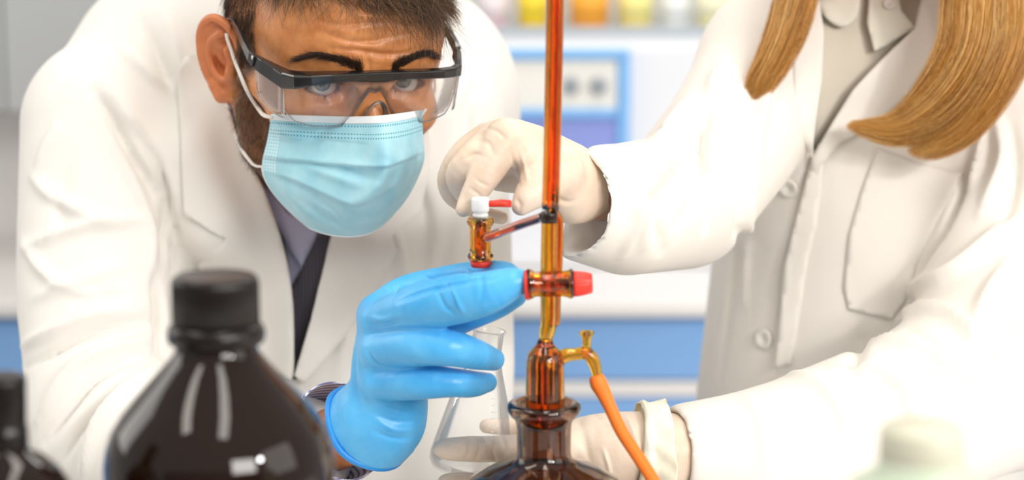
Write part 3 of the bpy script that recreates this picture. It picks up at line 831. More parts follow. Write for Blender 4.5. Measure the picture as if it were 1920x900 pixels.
    lm_ = pmat('elastic_cord', (.82, .78, .72), .7); add_bump(lm_, 1500, .3, .0002)
    def onface(pts, lift=.0035):
        out = []
        for q in catm(pts, 6):
            h = hit(bw, q[0], q[1]); out.append(h[0]+h[1]*lift if h is not None else (W(q[0], q[1], out[-1][1]) if out else W(q[0], q[1], .28)))
        return smooth_line(out, 6)
    up = onface([(426, 62), (436, 95), (455, 140), (482, 190), (508, 222)])
    up[-1] = Vg[3, 2]+CF*-.002; tube('ear_loop', smooth_line(up, 1), .0016, lm_, man, 8, flat=.5)
    lo_ = onface([(428, 192), (440, 235), (462, 285), (489, 316)], .003)
    lo_[-1] = Vg[int(nV*.4), 1]; tube('ear_loop', smooth_line(lo_, 1), .0014, lm_, man, 8, flat=.5)
    rt = [Vg[4, -2], to_world(HF, (-70, -40, -20)), to_world(HF, (-77, -70, 0)), to_world(HF, (-76, -92, 22))]
    tube('ear_loop', catm(rt, 5), .0012, lm_, man, 8)
    return Vg
def smooth_line(P, it=3):
    P = np.array(P, float)
    for _ in range(it): P[1:-1] = .25*P[:-2]+.5*P[1:-1]+.25*P[2:]
    return P
MASK = mask()
def clear_sheet(name, tint=(.97, .985, .98), refl=1.0, ior=1.5, haze=0):
    m = bpy.data.materials.new(name); m.use_nodes = True; nt = m.node_tree; nt.nodes.clear()
    out = nt.nodes.new('ShaderNodeOutputMaterial'); t = nt.nodes.new('ShaderNodeBsdfTransparent'); g = nt.nodes.new('ShaderNodeBsdfGlossy'); f = nt.nodes.new('ShaderNodeFresnel'); mx = nt.nodes.new('ShaderNodeMixShader')
    t.inputs[0].default_value = (*tint, 1); g.inputs['Roughness'].default_value = .02; f.inputs[0].default_value = ior
    nz = nt.nodes.new('ShaderNodeTexNoise'); nz.inputs['Scale'].default_value = 25; b = nt.nodes.new('ShaderNodeBump'); b.inputs['Strength'].default_value = .04; b.inputs['Distance'].default_value = .002
    nt.links.new(nz.outputs[0], b.inputs['Height']); nt.links.new(b.outputs[0], g.inputs['Normal'])
    k = nt.nodes.new('ShaderNodeMath'); k.operation = 'MULTIPLY'; k.inputs[1].default_value = refl
    nt.links.new(f.outputs[0], k.inputs[0]); nt.links.new(k.outputs[0], mx.inputs[0]); nt.links.new(t.outputs[0], mx.inputs[1]); nt.links.new(g.outputs[0], mx.inputs[2])
    last = mx
    if haze:
        d = nt.nodes.new('ShaderNodeBsdfDiffuse'); d.inputs[0].default_value = (.9, .9, .92, 1); m2 = nt.nodes.new('ShaderNodeMixShader'); m2.inputs[0].default_value = haze
        nt.links.new(mx.outputs[0], m2.inputs[1]); nt.links.new(d.outputs[0], m2.inputs[2]); last = m2
    nt.links.new(last.outputs[0], out.inputs[0]); return m
def glasses():
    blk = pmat('black_frame_plastic', (.012, .011, .011), .22, spec=.6, coat=.3); add_bump(blk, 40, .05, .0006)
    clr = clear_sheet('clear_polycarbonate', (.99, .99, .99), .8, 1.4, .035)
    clr2 = clear_sheet('clear_nose_pad', (.97, .98, .98), 1.6, 1.5, .05)
    g = bpy.data.objects.new('safety_glasses', None); g.location = to_world(HF, (0, 20, 10)); COL.objects.link(g)
    g.parent = man; g.matrix_parent_inverse = man.matrix_basis.inverted()
    def sect(name, path, h, d, mat, par, bev=1.2):
        """path local mm; rectangular section h (up) x d (depth), both per point"""
        P = np.array(path, float); n = len(P); T = np.gradient(P, axis=0); T /= np.linalg.norm(T, axis=1)[:, None]
        V = []; F = []
        for i in range(n):
            up = np.array([0, 0, 1.]); up -= T[i]*(up@T[i]); up /= np.linalg.norm(up); o = np.cross(up, T[i]); 
            hh, dd = h[i]/2, d[i]/2; c = .28*min(hh, dd)
            for a, b in [(hh, dd-c), (hh-c, dd), (-hh+c, dd), (-hh, dd-c), (-hh, -dd+c), (-hh+c, -dd), (hh-c, -dd), (hh, -dd+c)]:
                V.append(P[i]+up*a+o*b)
        for i in range(n-1):
            for j in range(8):
                k = (j+1) % 8; F.append((i*8+j, i*8+k, (i+1)*8+k, (i+1)*8+j))
        F.append(tuple(range(8))[::-1]); F.append(tuple((n-1)*8+j for j in range(8)))
        o = mesh_obj(name, to_world(HF, V), F, mat, par, smooth=False); mods(o, bevel=.0004, seg=2); return o
    # brow bar: swept back at the corners
    xs_ = np.array([79, 76, 70, 66, 60, 50, 36, 20, 10, 4, -4, -10, -20, -36, -50, -60, -66, -70, -74, -75])
    ys_ = np.array([-22, -14, -1, 8, 13, 16.5, 18.5, 20, 20.5, 20.7, 20.7, 20.5, 20, 18.5, 16.5, 13, 8, -1, -12, -20])
    zs_ = np.array([15, 14, 12.2, 11.2, 12, 13.8, 15, 15.8, 15.6, 15.3, 15.3, 15.6, 15.8, 15, 14.4, 13.8, 13.2, 14, 16, 17.5])
    hh = np.array([10, 11, 12, 12.5, 10.5, 7.8, 6.4, 6.0, 6.8, 7.8, 7.8, 6.8, 6.0, 6.2, 6.4, 7, 9, 10.5, 11, 10])
    dd = np.array([4, 5.5, 8, 11, 13, 13, 11, 9, 8, 7, 7, 7.5, 8, 8, 7.5, 7, 6, 5, 4.5, 4])
    sect('brow_bar', np.c_[xs_, ys_, zs_], hh, dd, blk, g)
    for s in (1, -1):
        x0, z0 = (80, 15.5) if s > 0 else (-76, 18)
        sect('temple_arm', [(x0, -20, z0), (x0+s*1.5, -26, z0+2), (x0+s*2, -40, z0+6), (x0+s*1, -58, z0+10), (x0-s*1, -80, z0+11), (x0-s*3, -100, z0+6)], [9, 8.5, 7, 6, 5, 5], [4, 4, 3.5, 3, 3, 3], blk, g)
        scr = lathe_arrays([(0, 0), (1.6, 0), (1.6, .8), (0, .8)], (x0+s*2.0, -20, z0+3.2), (s, 0, 0), 16)
        mesh_obj('hinge_screw', to_world(HF, scr[0]), scr[1], chrome, g)
    # lens: one wrapped shield with side screens
    nu, nv = 61, 14; V = []
    for i in range(nu):
        a = -1+2*i/(nu-1); x = 67*a; y = 19-5*abs(a)**2-9*abs(a)**8
        zt_ = np.interp(abs(x), [0, 8, 60, 67], [13, 13.5, 11, 9.5])
        zb = np.interp(abs(x), [0, 4, 9, 16, 24, 45, 58, 64, 67], [1, 3, -4, -16, -23.5, -23.5, -20, -14, -6])
        for j in range(nv):
            t = j/(nv-1); z = zt_*(1-t)+zb*t; V.append((x, y-2.0*math.sin(t*1.4)*0-(t*t)*3.0, z))
    I = np.arange(nu*nv).reshape(nu, nv); Q = np.stack([I[:-1, :-1], I[1:, :-1], I[1:, 1:], I[:-1, 1:]], -1).reshape(-1, 4)
    o = mesh_obj('lens', to_world(HF, V), Q, clr, g); mods(o, solid=.0013, off=0)
    bot = np.array(V).reshape(nu, nv, 3)[:, -1]
    rim = clear_sheet('polished_lens_edge', (.97, .97, .97), 1.5, 1.5, .4)
    tube('lens_edge', to_world(HF, bot), .00045, rim, g, 8)
    for s in (1, -1):
        A = [];
        for i in range(14):
            t = i/13; x = s*(67+(79-67)*t**.7); y = 7-28*t
            zb = -18+ (t**2)*9 if t < .99 else -6
            for j in range(10):
                q = j/9; A.append((x-s*q*2, y, (9.5+3*t)*(1-q)+zb*q))
        I = np.arange(140).reshape(14, 10); Q = np.stack([I[:-1, :-1], I[1:, :-1], I[1:, 1:], I[:-1, 1:]], -1).reshape(-1, 4)
        o = mesh_obj('side_shield', to_world(HF, A), Q, clr, g); mods(o, solid=.001, off=0)
        A = np.array(A).reshape(14, 10, 3)
        tube('shield_edge', to_world(HF, np.vstack([A[0], A[1:, -1], A[-1, ::-1]])), .00045, rim, g, 8)
    # nose pad: clear inverted V
    pth = catm([(15, 15, -28), (10, 19, -19), (5.5, 22, -9), (3, 23.5, -5), (0, 24, -3.6), (-3, 23.5, -5), (-5.5, 22, -9), (-9, 19, -18), (-12, 15, -27)], 5)
    tube('nose_pad', to_world(HF, pth), np.interp(np.linspace(0, 1, len(pth)), [0, .15, .5, .85, 1], [.0008, .0021, .0016, .0021, .0008]), clr2, g, 12, flat=.6)
glasses()
# ------------------------------------------------------------ lab coats
def cloth(name, col, bump=.12, weave=.25, rough=.85):
    m = pmat(name, col, rough, sheen=.15, sss=0)
    v = coords(m); p = add_bump(m, 22, bump, .006, v, 2); add_bump(m, 1600, weave, .0003, v, 2, prev=p); return m
coat_m = cloth('white_cotton', (.80, .77, .725)); coat_w = cloth('ivory_cotton', (.80, .755, .695))
def wchain(f, pts, k, op='u'):
    f.chain([W(a, b, y) for a, b, y, r in pts], [r*.001 for a, b, y, r in pts], k*.001, op)
def cut(V, Q, poly, ymax=9):
    """open the cloth: drop the front faces inside the outline"""
    N = normals(V, Q); p = proj(V); ins = inpoly(p, poly) & (((V-CAM)*N).sum(1) < 0) & (V[:, 1] < ymax)
    return Q[~ins[Q].all(1)]
def man_coat():
    f = Field(axis((-.52, .10, .0034)), axis((.06, .70, .0036)), axis((-.12, .60, .0034)))
    wchain(f, [(400, 165, .52, 120), (600, 120, .55, 130), (740, 190, .52, 110)], 40)
    wchain(f, [(590, 330, .50, 145), (605, 650, .49, 142), (610, 1050, .50, 140)], 60)
    wchain(f, [(300, 190, .46, 90), (208, 236, .42, 74), (186, 420, .385, 66), (186, 560, .36, 66), (205, 790, .31, 62)], 35)
    wchain(f, [(205, 790, .31, 62), (400, 880, .215, 50), (560, 846, .150, 40)], 25)
    wchain(f, [(812, 218, .43, 58), (845, 430, .42, 51), (855, 680, .40, 49), (850, 1000, .38, 46)], 25)
    wchain(f, [(405, 130, .43, 34), (385, 300, .385, 40), (420, 420, .36, 30)], 30)     # collar roll by the ear
    wchain(f, [(760, 300, .42, 40), (690, 480, .375, 35)], 30)
    V, Q = f.mesh(); V = smooth(V, Q, 3); b = bvh(V, Q)
    S = [([(60, 330), (100, 368), (160, 400), (215, 425)], 15, 5), ([(40, 468), (112, 437), (190, 418), (262, 412)], 13, 5), ([(40, 448), (75, 500), (130, 545), (200, 565)], 14, 4),
         ([(174, 168), (218, 236), (261, 311), (305, 386)], 11, -10), ([(195, 150), (240, 215), (288, 290), (325, 360)], 13, 5), ([(249, 236), (292, 299), (311, 373), (305, 480)], 10, -9), ([(232, 300), (262, 370), (285, 440), (283, 520)], 14, 4),
         ([(42, 648), (93, 624), (177, 590), (262, 582)], 13, 6), ([(48, 690), (110, 655), (180, 620), (300, 596)], 9, -6), ([(70, 785), (110, 730), (154, 682), (210, 657), (299, 627)], 14, 8), ([(84, 830), (130, 765), (190, 700), (300, 655)], 10, -7),
         ([(154, 900), (182, 807), (233, 741), (299, 683)], 14, 8), ([(110, 870), (150, 800), (210, 735)], 11, -6), ([(190, 900), (215, 825), (262, 765)], 11, -5), ([(110, 545), (160, 560), (240, 552)], 10, -4),
         ([(120, 225), (90, 275), (66, 330)], 16, 4), ([(130, 300), (110, 380), (120, 430)], 22, -3), ([(60, 560), (140, 530), (230, 500)], 14, 4), ([(315, 390), (330, 470), (322, 560)], 11, -7), ([(340, 520), (338, 600), (325, 690)], 12, 5),
         ([(270, 40), (300, 110), (330, 190)], 16, -6), ([(310, 20), (335, 90), (350, 150)], 15, 6), ([(230, 90), (270, 130), (320, 170)], 13, 4), ([(290, 520), (300, 590), (296, 660)], 12, -9),
         ([(905, 130), (880, 210), (875, 330)], 14, -5), ([(780, 330), (800, 420), (790, 520)], 16, -6), ([(740, 420), (752, 520), (735, 640)], 16, 5), ([(850, 420), (830, 520), (850, 640)], 16, -4), ([(900, 520), (905, 620), (895, 700)], 14, 4),
         ([(640, 560), (650, 640), (630, 720)], 18, 4), ([(385, 560), (400, 640), (395, 720)], 20, -4), ([(450, 520), (470, 600), (480, 690)], 18, 3)]
    V = folds(V, Q, b, [(a_, w_*.8, h_*1.6) for a_, w_, h_ in S]); V = smooth(V, Q, 1, .4)
    opening = [(410, 150), (424, 208), (444, 272), (476, 342), (500, 408), (521, 472), (537, 560), (543, 730), (560, 712), (592, 606), (616, 512), (632, 440), (700, 435), (770, 330), (800, 240), (800, 60), (600, -20), (430, 40)]
    b = bvh(V, Q); Qc = cut(V, Q, opening)
    o = mesh_obj('lab_coat', V, Qc, coat_m, man)
    return o, b, V, Q
coatM, bM, VcM, QcM = man_coat()
shirt_m = pmat('striped_shirt', (.62, .62, .78), .8)
def stripes(m, c1, c2, scale, axis_='X', thin=.5, bump=True):
    v = coords(m); s = nn(m, 'ShaderNodeSeparateXYZ'); lk(m, v, s.inputs[0])
    mu = nn(m, 'ShaderNodeMath', operation='MULTIPLY'); mu.inputs[1].default_value = scale; lk(m, s.outputs[axis_], mu.inputs[0])
    fr = nn(m, 'ShaderNodeMath', operation='FRACT'); lk(m, mu.outputs[0], fr.inputs[0])
    g = nn(m, 'ShaderNodeMath', operation='LESS_THAN'); g.inputs[1].default_value = thin; lk(m, fr.outputs[0], g.inputs[0])
    x = nn(m, 'ShaderNodeMix', data_type='RGBA'); x.inputs[6].default_value = (*c1, 1); x.inputs[7].default_value = (*c2, 1)
    lk(m, g.outputs[0], x.inputs[0]); lk(m, x.outputs[2], bsdf(m).inputs['Base Color'])
    if bump: add_bump(m, 1500, .3, .0003, v, 2)
stripes(shirt_m, (.80, .80, .88), (.30, .28, .48), 420, 'X', .42)
shirtf = pmat('shirt_front', (.55, .56, .74), .8); stripes(shirtf, (.60, .61, .80), (.48, .49, .68), 500, 'X', .4)
vest_m = pmat('charcoal_wool', (.07, .065, .085), .9); stripes(vest_m, (.075, .07, .09), (.14, .13, .16), 330, 'X', .18)
drape('shirt', [(405, 130), (425, 205), (445, 270), (476, 345), (500, 410), (522, 475), (538, 560), (546, 640), (562, 640), (600, 520), (640, 420), (760, 330), (790, 200), (700, 60), (500, 60)], bM, shirtf, man, off=-.012, thick=.001, step=12, smooth_it=12)
drape('waistcoat', [(490, 392), (516, 400), (531, 440), (541, 500), (546, 545), (556, 700), (551, 730), (538, 690), (528, 560), (512, 480)], bM, vest_m, man, off=-.008, thick=.002, step=8, smooth_it=12)
drape('waistcoat', [(545, 542), (566, 505), (590, 462), (606, 425), (665, 400), (640, 480), (600, 600), (562, 735), (546, 735), (541, 640)], bM, vest_m, man, off=-.0075, thick=.002, step=8, smooth_it=12)
drape('shirt_collar', [(436, 190), (462, 268), (492, 335), (540, 400), (600, 420), (590, 452), (566, 500), (545, 470), (520, 425), (490, 380), (462, 320), (442, 262)], bM, shirtf, man, off=-.006, thick=.001, step=10, smooth_it=12)
# lapels, thick turned cloth
def lap(name, poly, b, m, par, off, step=9, amp=0, edge=None, th=.0022, sm=6, curve=False):
    fn = None
    if edge is not None:
        E = np.c_[np.asarray(catm(edge, 5), float), np.zeros(len(catm(edge, 5)))]
        fn = lambda V2: amp*np.exp(-(polydist(np.c_[V2, np.zeros(len(V2))], E)[0]/28)**2)
    o = drape(name, poly, b, m, par, off=off, thick=th, step=step, smooth_it=sm, fn=fn, curve=curve); return o
lap('lapel', catm([(424, 186), (438, 235), (460, 285), (488, 340), (512, 402), (532, 465), (546, 545), (550, 620), (549, 702), (540, 715)], 3).tolist()+[(500, 700), (430, 610), (374, 520), (372, 494), (388, 482), (424, 448), (398, 436), (372, 418), (345, 404), (341, 330), (337, 240), (331, 150), (338, 120), (352, 104), (372, 96), (395, 110), (412, 150)],
    bM, coat_m, coatM, .004, amp=.007, edge=[(424, 186), (488, 340), (546, 545), (549, 702)])
lap('lapel', [(552, 705), (566, 660), (583, 600), (606, 505), (624, 430), (690, 420), (760, 330), (800, 230), (815, 260), (790, 400), (735, 440), (745, 470), (700, 560), (640, 640), (570, 720)], bM, coat_m, coatM, .004, amp=.005, edge=[(549, 705), (583, 600), (606, 505), (624, 430), (760, 330)])
# breast pocket flap seen under the lapel
lap('pocket', [(330, 560), (352, 700), (420, 760), (470, 700), (395, 560)], bM, coat_m, coatM, .0015, th=.0012)
# striped shirt cuff and the coat sleeve end
cf = tube('shirt_cuff', catm([W(545, 862, .165), W(595, 832, .147), W(640, 808, .127)], 6), np.linspace(.033, .036, 13), shirt_m, man, 40, caps=False); mods(cf, solid=.0012)
stripes(shirt_m, (.80, .80, .88), (.26, .25, .46), 330, 'Z', .40)
button_m = pmat('pearl_button', (.80, .76, .70), .3); add_bump(button_m, 200, .05, .0003)
def button(c, n, par, r=.0085):
    V, F = lathe_arrays([(0, 0), (r, 0), (r, .0012), (r*.85, .0024), (r*.72, .0018), (r*.3, .0018), (r*.22, .0009), (0, .0009)], c, n, 28)
    mesh_obj('button', V, F, button_m, par)
# ------------------------------------------------------------ the woman
HW = head_frame(W(1590, -285, .30), -14, 24, 6)
def woman_body():
    ax = axis((-420, -100, 8), (-100, 100, 2.4), (100, 620, 8)); ay = axis((-480, -190, 8), (-190, 45, 2.4), (45, 320, 8)); az = axis((-800, -125, 7), (-125, 125, 2.4))
    f = Field(ax, ay, az); head_sdf(f)
    for s in (1, -1): ear_sdf(f, s)
    L = lambda px, py, y: tuple(to_local(HW, W(px, py, y)))
    f.chain([(0, -88, -50), L(1622, -40, .47), L(1622, 100, .55)], [50, 46, 48], k=25)
    f.chain([L(1460, 190, .48), L(1620, 180, .54), L(1860, 220, .48)], [30, 60, 30], k=30)
    f.chain([L(1620, 260, .56), L(1625, 460, .56), L(1610, 900, .57)], [85, 85, 85], k=40)
    f.chain([L(1450, 130, .45), L(1370, 270, .37), L(1275, 380, .28), L(1110, 360, .145), L(1030, 312, .12)], [36, 34, 32, 19, 11], k=12)
    f.chain([L(1900, 210, .44), L(1905, 450, .38), L(1890, 690, .29), L(1700, 790, .20), L(1290, 850, .112), L(1130, 850, .112)], [36, 36, 36, 34, 22, 14], k=12)
    V, Q = f.mesh(); V = smooth(V, Q, 1, .4); return V, Q
skin2 = pmat('fair_skin', (.72, .42, .29), .45, sss=.2, sss_s=.005); add_bump(skin2, 300, .2, .0004)
Vw, Qw = woman_body()
woman = mesh_obj('person', to_world(HW, Vw), Qw, skin2, None, origin=W(1610, 900, .48))
tag(woman, 'person with long golden hair in ivory lab coat and cream gloves, head out of view', 'person')
def woman_coat():
    f = Field(axis((.03, .50, .0034)), axis((.04, .70, .0036)), axis((-.12, .52, .0034)))
    wchain(f, [(1452, 118, .43, 60), (1620, 90, .50, 95), (1880, 150, .44, 66)], 40)
    wchain(f, [(1640, 260, .50, 138), (1640, 460, .50, 140), (1612, 760, .50, 145), (1600, 1100, .50, 150)], 60)
    wchain(f, [(1452, 118, .43, 58), (1370, 262, .36, 56), (1280, 378, .27, 52), (1175, 392, .185, 48), (1092, 382, .135, 41)], 20)
    wchain(f, [(1900, 200, .42, 66), (1905, 350, .385, 66), (1905, 520, .34, 74), (1890, 680, .28, 76)], 25)
    wchain(f, [(1890, 690, .28, 76), (1730, 775, .205, 64), (1500, 835, .14, 50), (1400, 850, .125, 44), (1262, 852, .108, 35)], 20)
    # hollow cuffs
    wchain(f, [(1092, 382, .135, 33), (1040, 382, .11, 35)], 3, 's')
    wchain(f, [(1275, 852, .108, 28.5), (1200, 852, .10, 30)], 3, 's')
    # trim the sleeve ends to a clean mouth
    for c, n in ((W(1072, 380, .132), np.array([-.97, .04, .24])), (W(1252, 852, .108), W(1262, 852, .108)-W(1400, 850, .125))):
        n = n/np.linalg.norm(n)
        f.apply(c-.065, c+.065, lambda g, c=c, n=n: -((g[0]-c[0])*n[0]+(g[1]-c[1])*n[1]+(g[2]-c[2])*n[2]), k=.003, op='s')
    V, Q = f.mesh(); V = smooth(V, Q, 3)
    for c in (W(1072, 380, .132), W(1252, 852, .108)): V = smooth(V, Q, 9, .5, mask=1-ss(np.linalg.norm(V-c, axis=1), .045, .065))
    b = bvh(V, Q)
    S = [([(1330, 170), (1315, 240), (1330, 320), (1322, 430)], 12, -9), ([(1290, 180), (1240, 260), (1200, 300)], 18, 4), ([(1350, 120), (1330, 180), (1290, 250)], 14, 4), ([(1310, 300), (1270, 340), (1230, 400), (1240, 470)], 15, -6),
         ([(1290, 260), (1240, 310), (1200, 380), (1210, 460)], 15, 5), ([(1150, 330), (1200, 350), (1230, 400)], 14, -4), ([(1130, 300), (1170, 330), (1190, 400), (1170, 480)], 14, 4), ([(1270, 420), (1290, 400), (1310, 350)], 10, -6),
         ([(1480, 40), (1440, 150), (1420, 260), (1405, 380), (1395, 560)], 14, 4), ([(1440, 60), (1420, 180), (1395, 300), (1380, 480), (1350, 700)], 16, -4), ([(1520, 300), (1505, 400), (1480, 500), (1468, 640)], 7, -4.5),
         ([(1820, 300), (1800, 360), (1770, 430), (1735, 490), (1715, 560)], 10, -9), ([(1705, 560), (1720, 540), (1790, 510), (1870, 440), (1920, 400)], 20, 6), ([(1690, 600), (1740, 588), (1800, 610), (1850, 690)], 16, 8), ([(1640, 640), (1690, 650), (1760, 680), (1800, 760)], 16, 8),
         ([(1700, 620), (1740, 640), (1800, 690), (1820, 760)], 11, -8), ([(1580, 690), (1640, 700), (1690, 740), (1710, 800)], 16, 8), ([(1620, 680), (1680, 700), (1740, 760)], 11, -7), ([(1490, 700), (1540, 730), (1580, 790), (1590, 860)], 18, 6), ([(1540, 700), (1590, 740), (1620, 800)], 12, -5),
         ([(1920, 560), (1870, 640), (1840, 700)], 12, -6), ([(1900, 480), (1850, 560), (1820, 640)], 16, 5), ([(1400, 740), (1430, 790), (1440, 870)], 18, 3), ([(1860, 200), (1880, 300), (1840, 400)], 14, 6), ([(1895, 240), (1905, 330), (1880, 430)], 12, -6),
         ([(1850, 210), (1835, 300), (1815, 350)], 8, 5), ([(1620, 620), (1600, 680), (1590, 720)], 16, -4)]
    V = folds(V, Q, b, [(a_, w_*.88, h_*1.8) for a_, w_, h_ in S]); V = smooth(V, Q, 1, .4); b = bvh(V, Q)
    opening = [(1522, -60), (1536, 60), (1532, 150), (1523, 220), (1520, 296), (1568, 236), (1608, 174), (1658, 121), (1724, 57), (1768, -60)]
    Qc = cut(V, Q, opening)
    return mesh_obj('lab_coat', V, Qc, coat_w, woman), b
coatW, bW = woman_coat()
shw = cloth('ecru_shirt', (.66, .60, .50), .05)
shc = cloth('pale_collar', (.74, .72, .62), .05)
drape('shirt', [(1505, -40), (1520, 60), (1518, 200), (1520, 300), (1545, 290), (1640, 140), (1740, 60), (1780, -40)], bW, shw, woman, off=-.010, thick=.001, step=12, smooth_it=10)
shirtcol = drape('shirt_collar', catm([(1528, -60), (1534, 0), (1547, 31), (1577, 50), (1604, 34), (1612, 0), (1608, -60)], 3).tolist(), bW, shc, woman, off=.004, thick=.002, step=8, smooth_it=8)
drape('shirt_collar', [(1625, -60), (1630, 0), (1626, 40), (1640, 96), (1664, 84), (1716, 52), (1690, 20), (1670, -60)], bW, shc, woman, off=.004, thick=.002, step=8, smooth_it=8)
h = hit(bW, 1664, 10); button(h[0]+CF*-.0065, h[1], woman, .0045)
lap('lapel', [(1528, -60), (1545, 60), (1541, 150), (1530, 225), (1522, 300), (1500, 250), (1488, 160), (1486, 60), (1490, -60)], bW, coat_w, coatW, .0035, amp=.004, edge=[(1544, 0), (1541, 150), (1524, 290)])
lap('lapel', [(1522, 296), (1560, 232), (1600, 168), (1650, 115), (1716, 52), (1740, -60), (1790, -60), (1770, 60), (1738, 120), (1700, 180), (1640, 235), (1575, 268), (1540, 310), (1512, 380)], bW, coat_w, coatW, .0035, amp=.005, edge=[(1524, 290), (1600, 168), (1716, 52)])
lap('placket', [(1522, 296), (1545, 310), (1530, 420), (1512, 500), (1492, 640), (1484, 682), (1452, 690), (1458, 640), (1470, 500), (1500, 380)], bW, coat_w, coatW, .005, th=.0018, sm=14)
lap('breast_pocket', [(1645, 278), (1720, 306), (1806, 327), (1784, 380), (1752, 440), (1718, 500), (1700, 560), (1672, 598), (1630, 590), (1592, 580), (1582, 540), (1592, 440), (1618, 350)], bW, coat_w, coatW, .0022, th=.0018, curve=False)
for px, py in ((1480, 352), (1434, 635)):
    h = hit(bW, px, py); button(h[0]+h[1]*.001, h[1], coatW)
# long hair ---------------------------------------------------
GH = hair_mat('golden_hair', (.26, .10, .018), (.80, .39, .075), (1, .76, .36), .38)
def hank(spine, n, mat, parent, rad=.0002, m=26, wave=.0015, seed=3):
    """spine rows: px, py, y, half-width px, half-depth mm"""
    g = np.random.default_rng(seed); S = catm(spine, 8); m = len(S)
    C = np.array([W(a[0], a[1], a[2]) for a in S]); T = np.gradient(C, axis=0); T /= np.linalg.norm(T, axis=1)[:, None]
    B = np.cross(T, CF); B /= np.linalg.norm(B, axis=1)[:, None]; D = np.cross(T, B)
    a = g.uniform(0, 2*math.pi, n); r = np.sqrt(g.random(n)); cl = (g.integers(0, 46, n)); ca = g.uniform(0, 2*math.pi, 46); cr = np.sqrt(g.random(46))
    u0, v0 = cr[cl]*np.cos(ca[cl]), cr[cl]*np.sin(ca[cl]); u1, v1 = r*np.cos(a), r*np.sin(a)
    mixc = .3; u = u0*mixc+u1*(1-mixc); v = v0*mixc+v1*(1-mixc)
    ph = g.uniform(0, 6.28, 46)[cl]+g.normal(0, .5, n); ph2 = g.uniform(0, 6.28, 46)[cl]
    t = np.linspace(0, 1, m); out = np.zeros((n, m, 3))
    tw = g.normal(0, .35, 46)[cl][:, None]*t
    uu = u[:, None]*np.cos(tw)-v[:, None]*np.sin(tw); vv = u[:, None]*np.sin(tw)+v[:, None]*np.cos(tw)
    hw = S[:, 3]*mpp(S[:, 2]); hd = S[:, 4]*.001
    cut_ = np.clip(g.uniform(.90, 1.0, n)-g.exponential(.07, 46)[cl], .6, 1)
    for j in range(m):
        w = wave*(.2+t[j]); pj = t[j]
        off = (uu[:, j]*hw[j]+w*np.sin(ph+pj*9))[:, None]*B[j]+(vv[:, j]*hd[j]+w*np.cos(ph2+pj*8))[:, None]*D[j]
        out[:, j] = C[j]+off
    # strands end at different lengths
    idx = np.linspace(0, 1, m)[None, :]*cut_[:, None]*(m-1); lo = np.floor(idx).astype(int).clip(0, m-2); fr = (idx-lo)[..., None]
    ar = np.arange(n)[:, None]; out = out[ar, lo]*(1-fr)+out[ar, lo+1]*fr
    tone = np.clip(.5+g.normal(0, .26, 46)[cl]+g.normal(0, .18, n), 0, 1)
    return strands('hair', out, mat, parent, rad, tone)
hank([(1520, -420, .36, 60, 30), (1510, -200, .36, 50, 22), (1500, -40, .345, 46, 16), (1482, 40, .335, 46, 15), (1452, 110, .33, 40, 13), (1424, 160, .33, 33, 11), (1408, 204, .33, 16, 6)], 5200, GH, woman, seed=3)
hank([(1720, -420, .40, 70, 30), (1800, -200, .38, 80, 26), (1835, -60, .33, 78, 22), (1838, 30, .318, 80, 20), (1825, 100, .31, 78, 18), (1790, 165, .31, 72, 17), (1740, 215, .315, 58, 14), (1672, 244, .325, 34, 8), (1585, 234, .335, 6, 3)], 7800, GH, woman, seed=5)
hank([(1740, -420, .40, 60, 30), (1830, -200, .38, 70, 26), (1885, -40, .33, 66, 22), (1890, 60, .318, 62, 20), (1860, 150, .31, 55, 18), (1810, 225, .31, 46, 15), (1755, 268, .315, 34, 10), (1700, 288, .32, 12, 4)], 5600, GH, woman, seed=8)
hank([(1560, -420, .22, 95, 20), (1620, -560, .26, 120, 25), (1700, -520, .36, 120, 40), (1740, -300, .42, 110, 40), (1740, -100, .44, 90, 30)], 2500, GH, woman, rad=.0003, seed=9)
# ------------------------------------------------------------ gloved hands
def glove_mat(name, c1, c2, rough, sss=.1, trans=0, scale=45, radius=(1, 1, 1)):
    m = pmat(name, c1, rough, sss=sss, sssr=radius, sss_s=.004, spec=.45, trans=0)
    v = coords(m); noise_col(m, scale, c1, c2, v, .3, .7, 4)
    p = add_bump(m, 60, .5, .002, v, 3); add_bump(m, 420, .18, .0004, v, 2, prev=p); return m
nitrile = glove_mat('blue_nitrile', (.06, .40, .80), (.12, .50, .88), .36, .08, radius=(.3, .6, 1))
latex = glove_mat('cream_latex', (.72, .56, .43), (.80, .67, .55), .42, .25, radius=(1, .6, .35))
def pc(f, pts, k=0, op='u'):
    """px, py, y, radius px"""
    P = catm([list(W(a, b, y))+[r*mpp(y)] for a, b, y, r in pts], 4)
    f.chain(P[:, :3], P[:, 3], k*.001, op)
def field_px(x0, y0, x1, y1, d0, d1, h):
    a = W(x0, y1, d1); b = W(x1, y0, d1); c = W(x0, y1, d0); d = W(x1, y0, d0)
    return Field(axis((min(a[0], c[0]), max(b[0], d[0]), h)), axis((d0, d1, h)), axis((min(a[2], c[2]), max(b[2], d[2]), h)))
def wrinkle(V, Q, b, specs, sc=.1):
    N = normals(V, Q); D = np.zeros(len(V))
    for pts, w, amp in specs:
        P = pxline(b, catm(pts, 4))
        if len(P) < 2: continue
        d, t = polydist(V, P); D += np.exp(-(d/(w*mpp(sc)))**2)*amp*.0016*np.sin(np.clip(t, .03, .97)*math.pi)**.6
    return V+N*D[:, None]
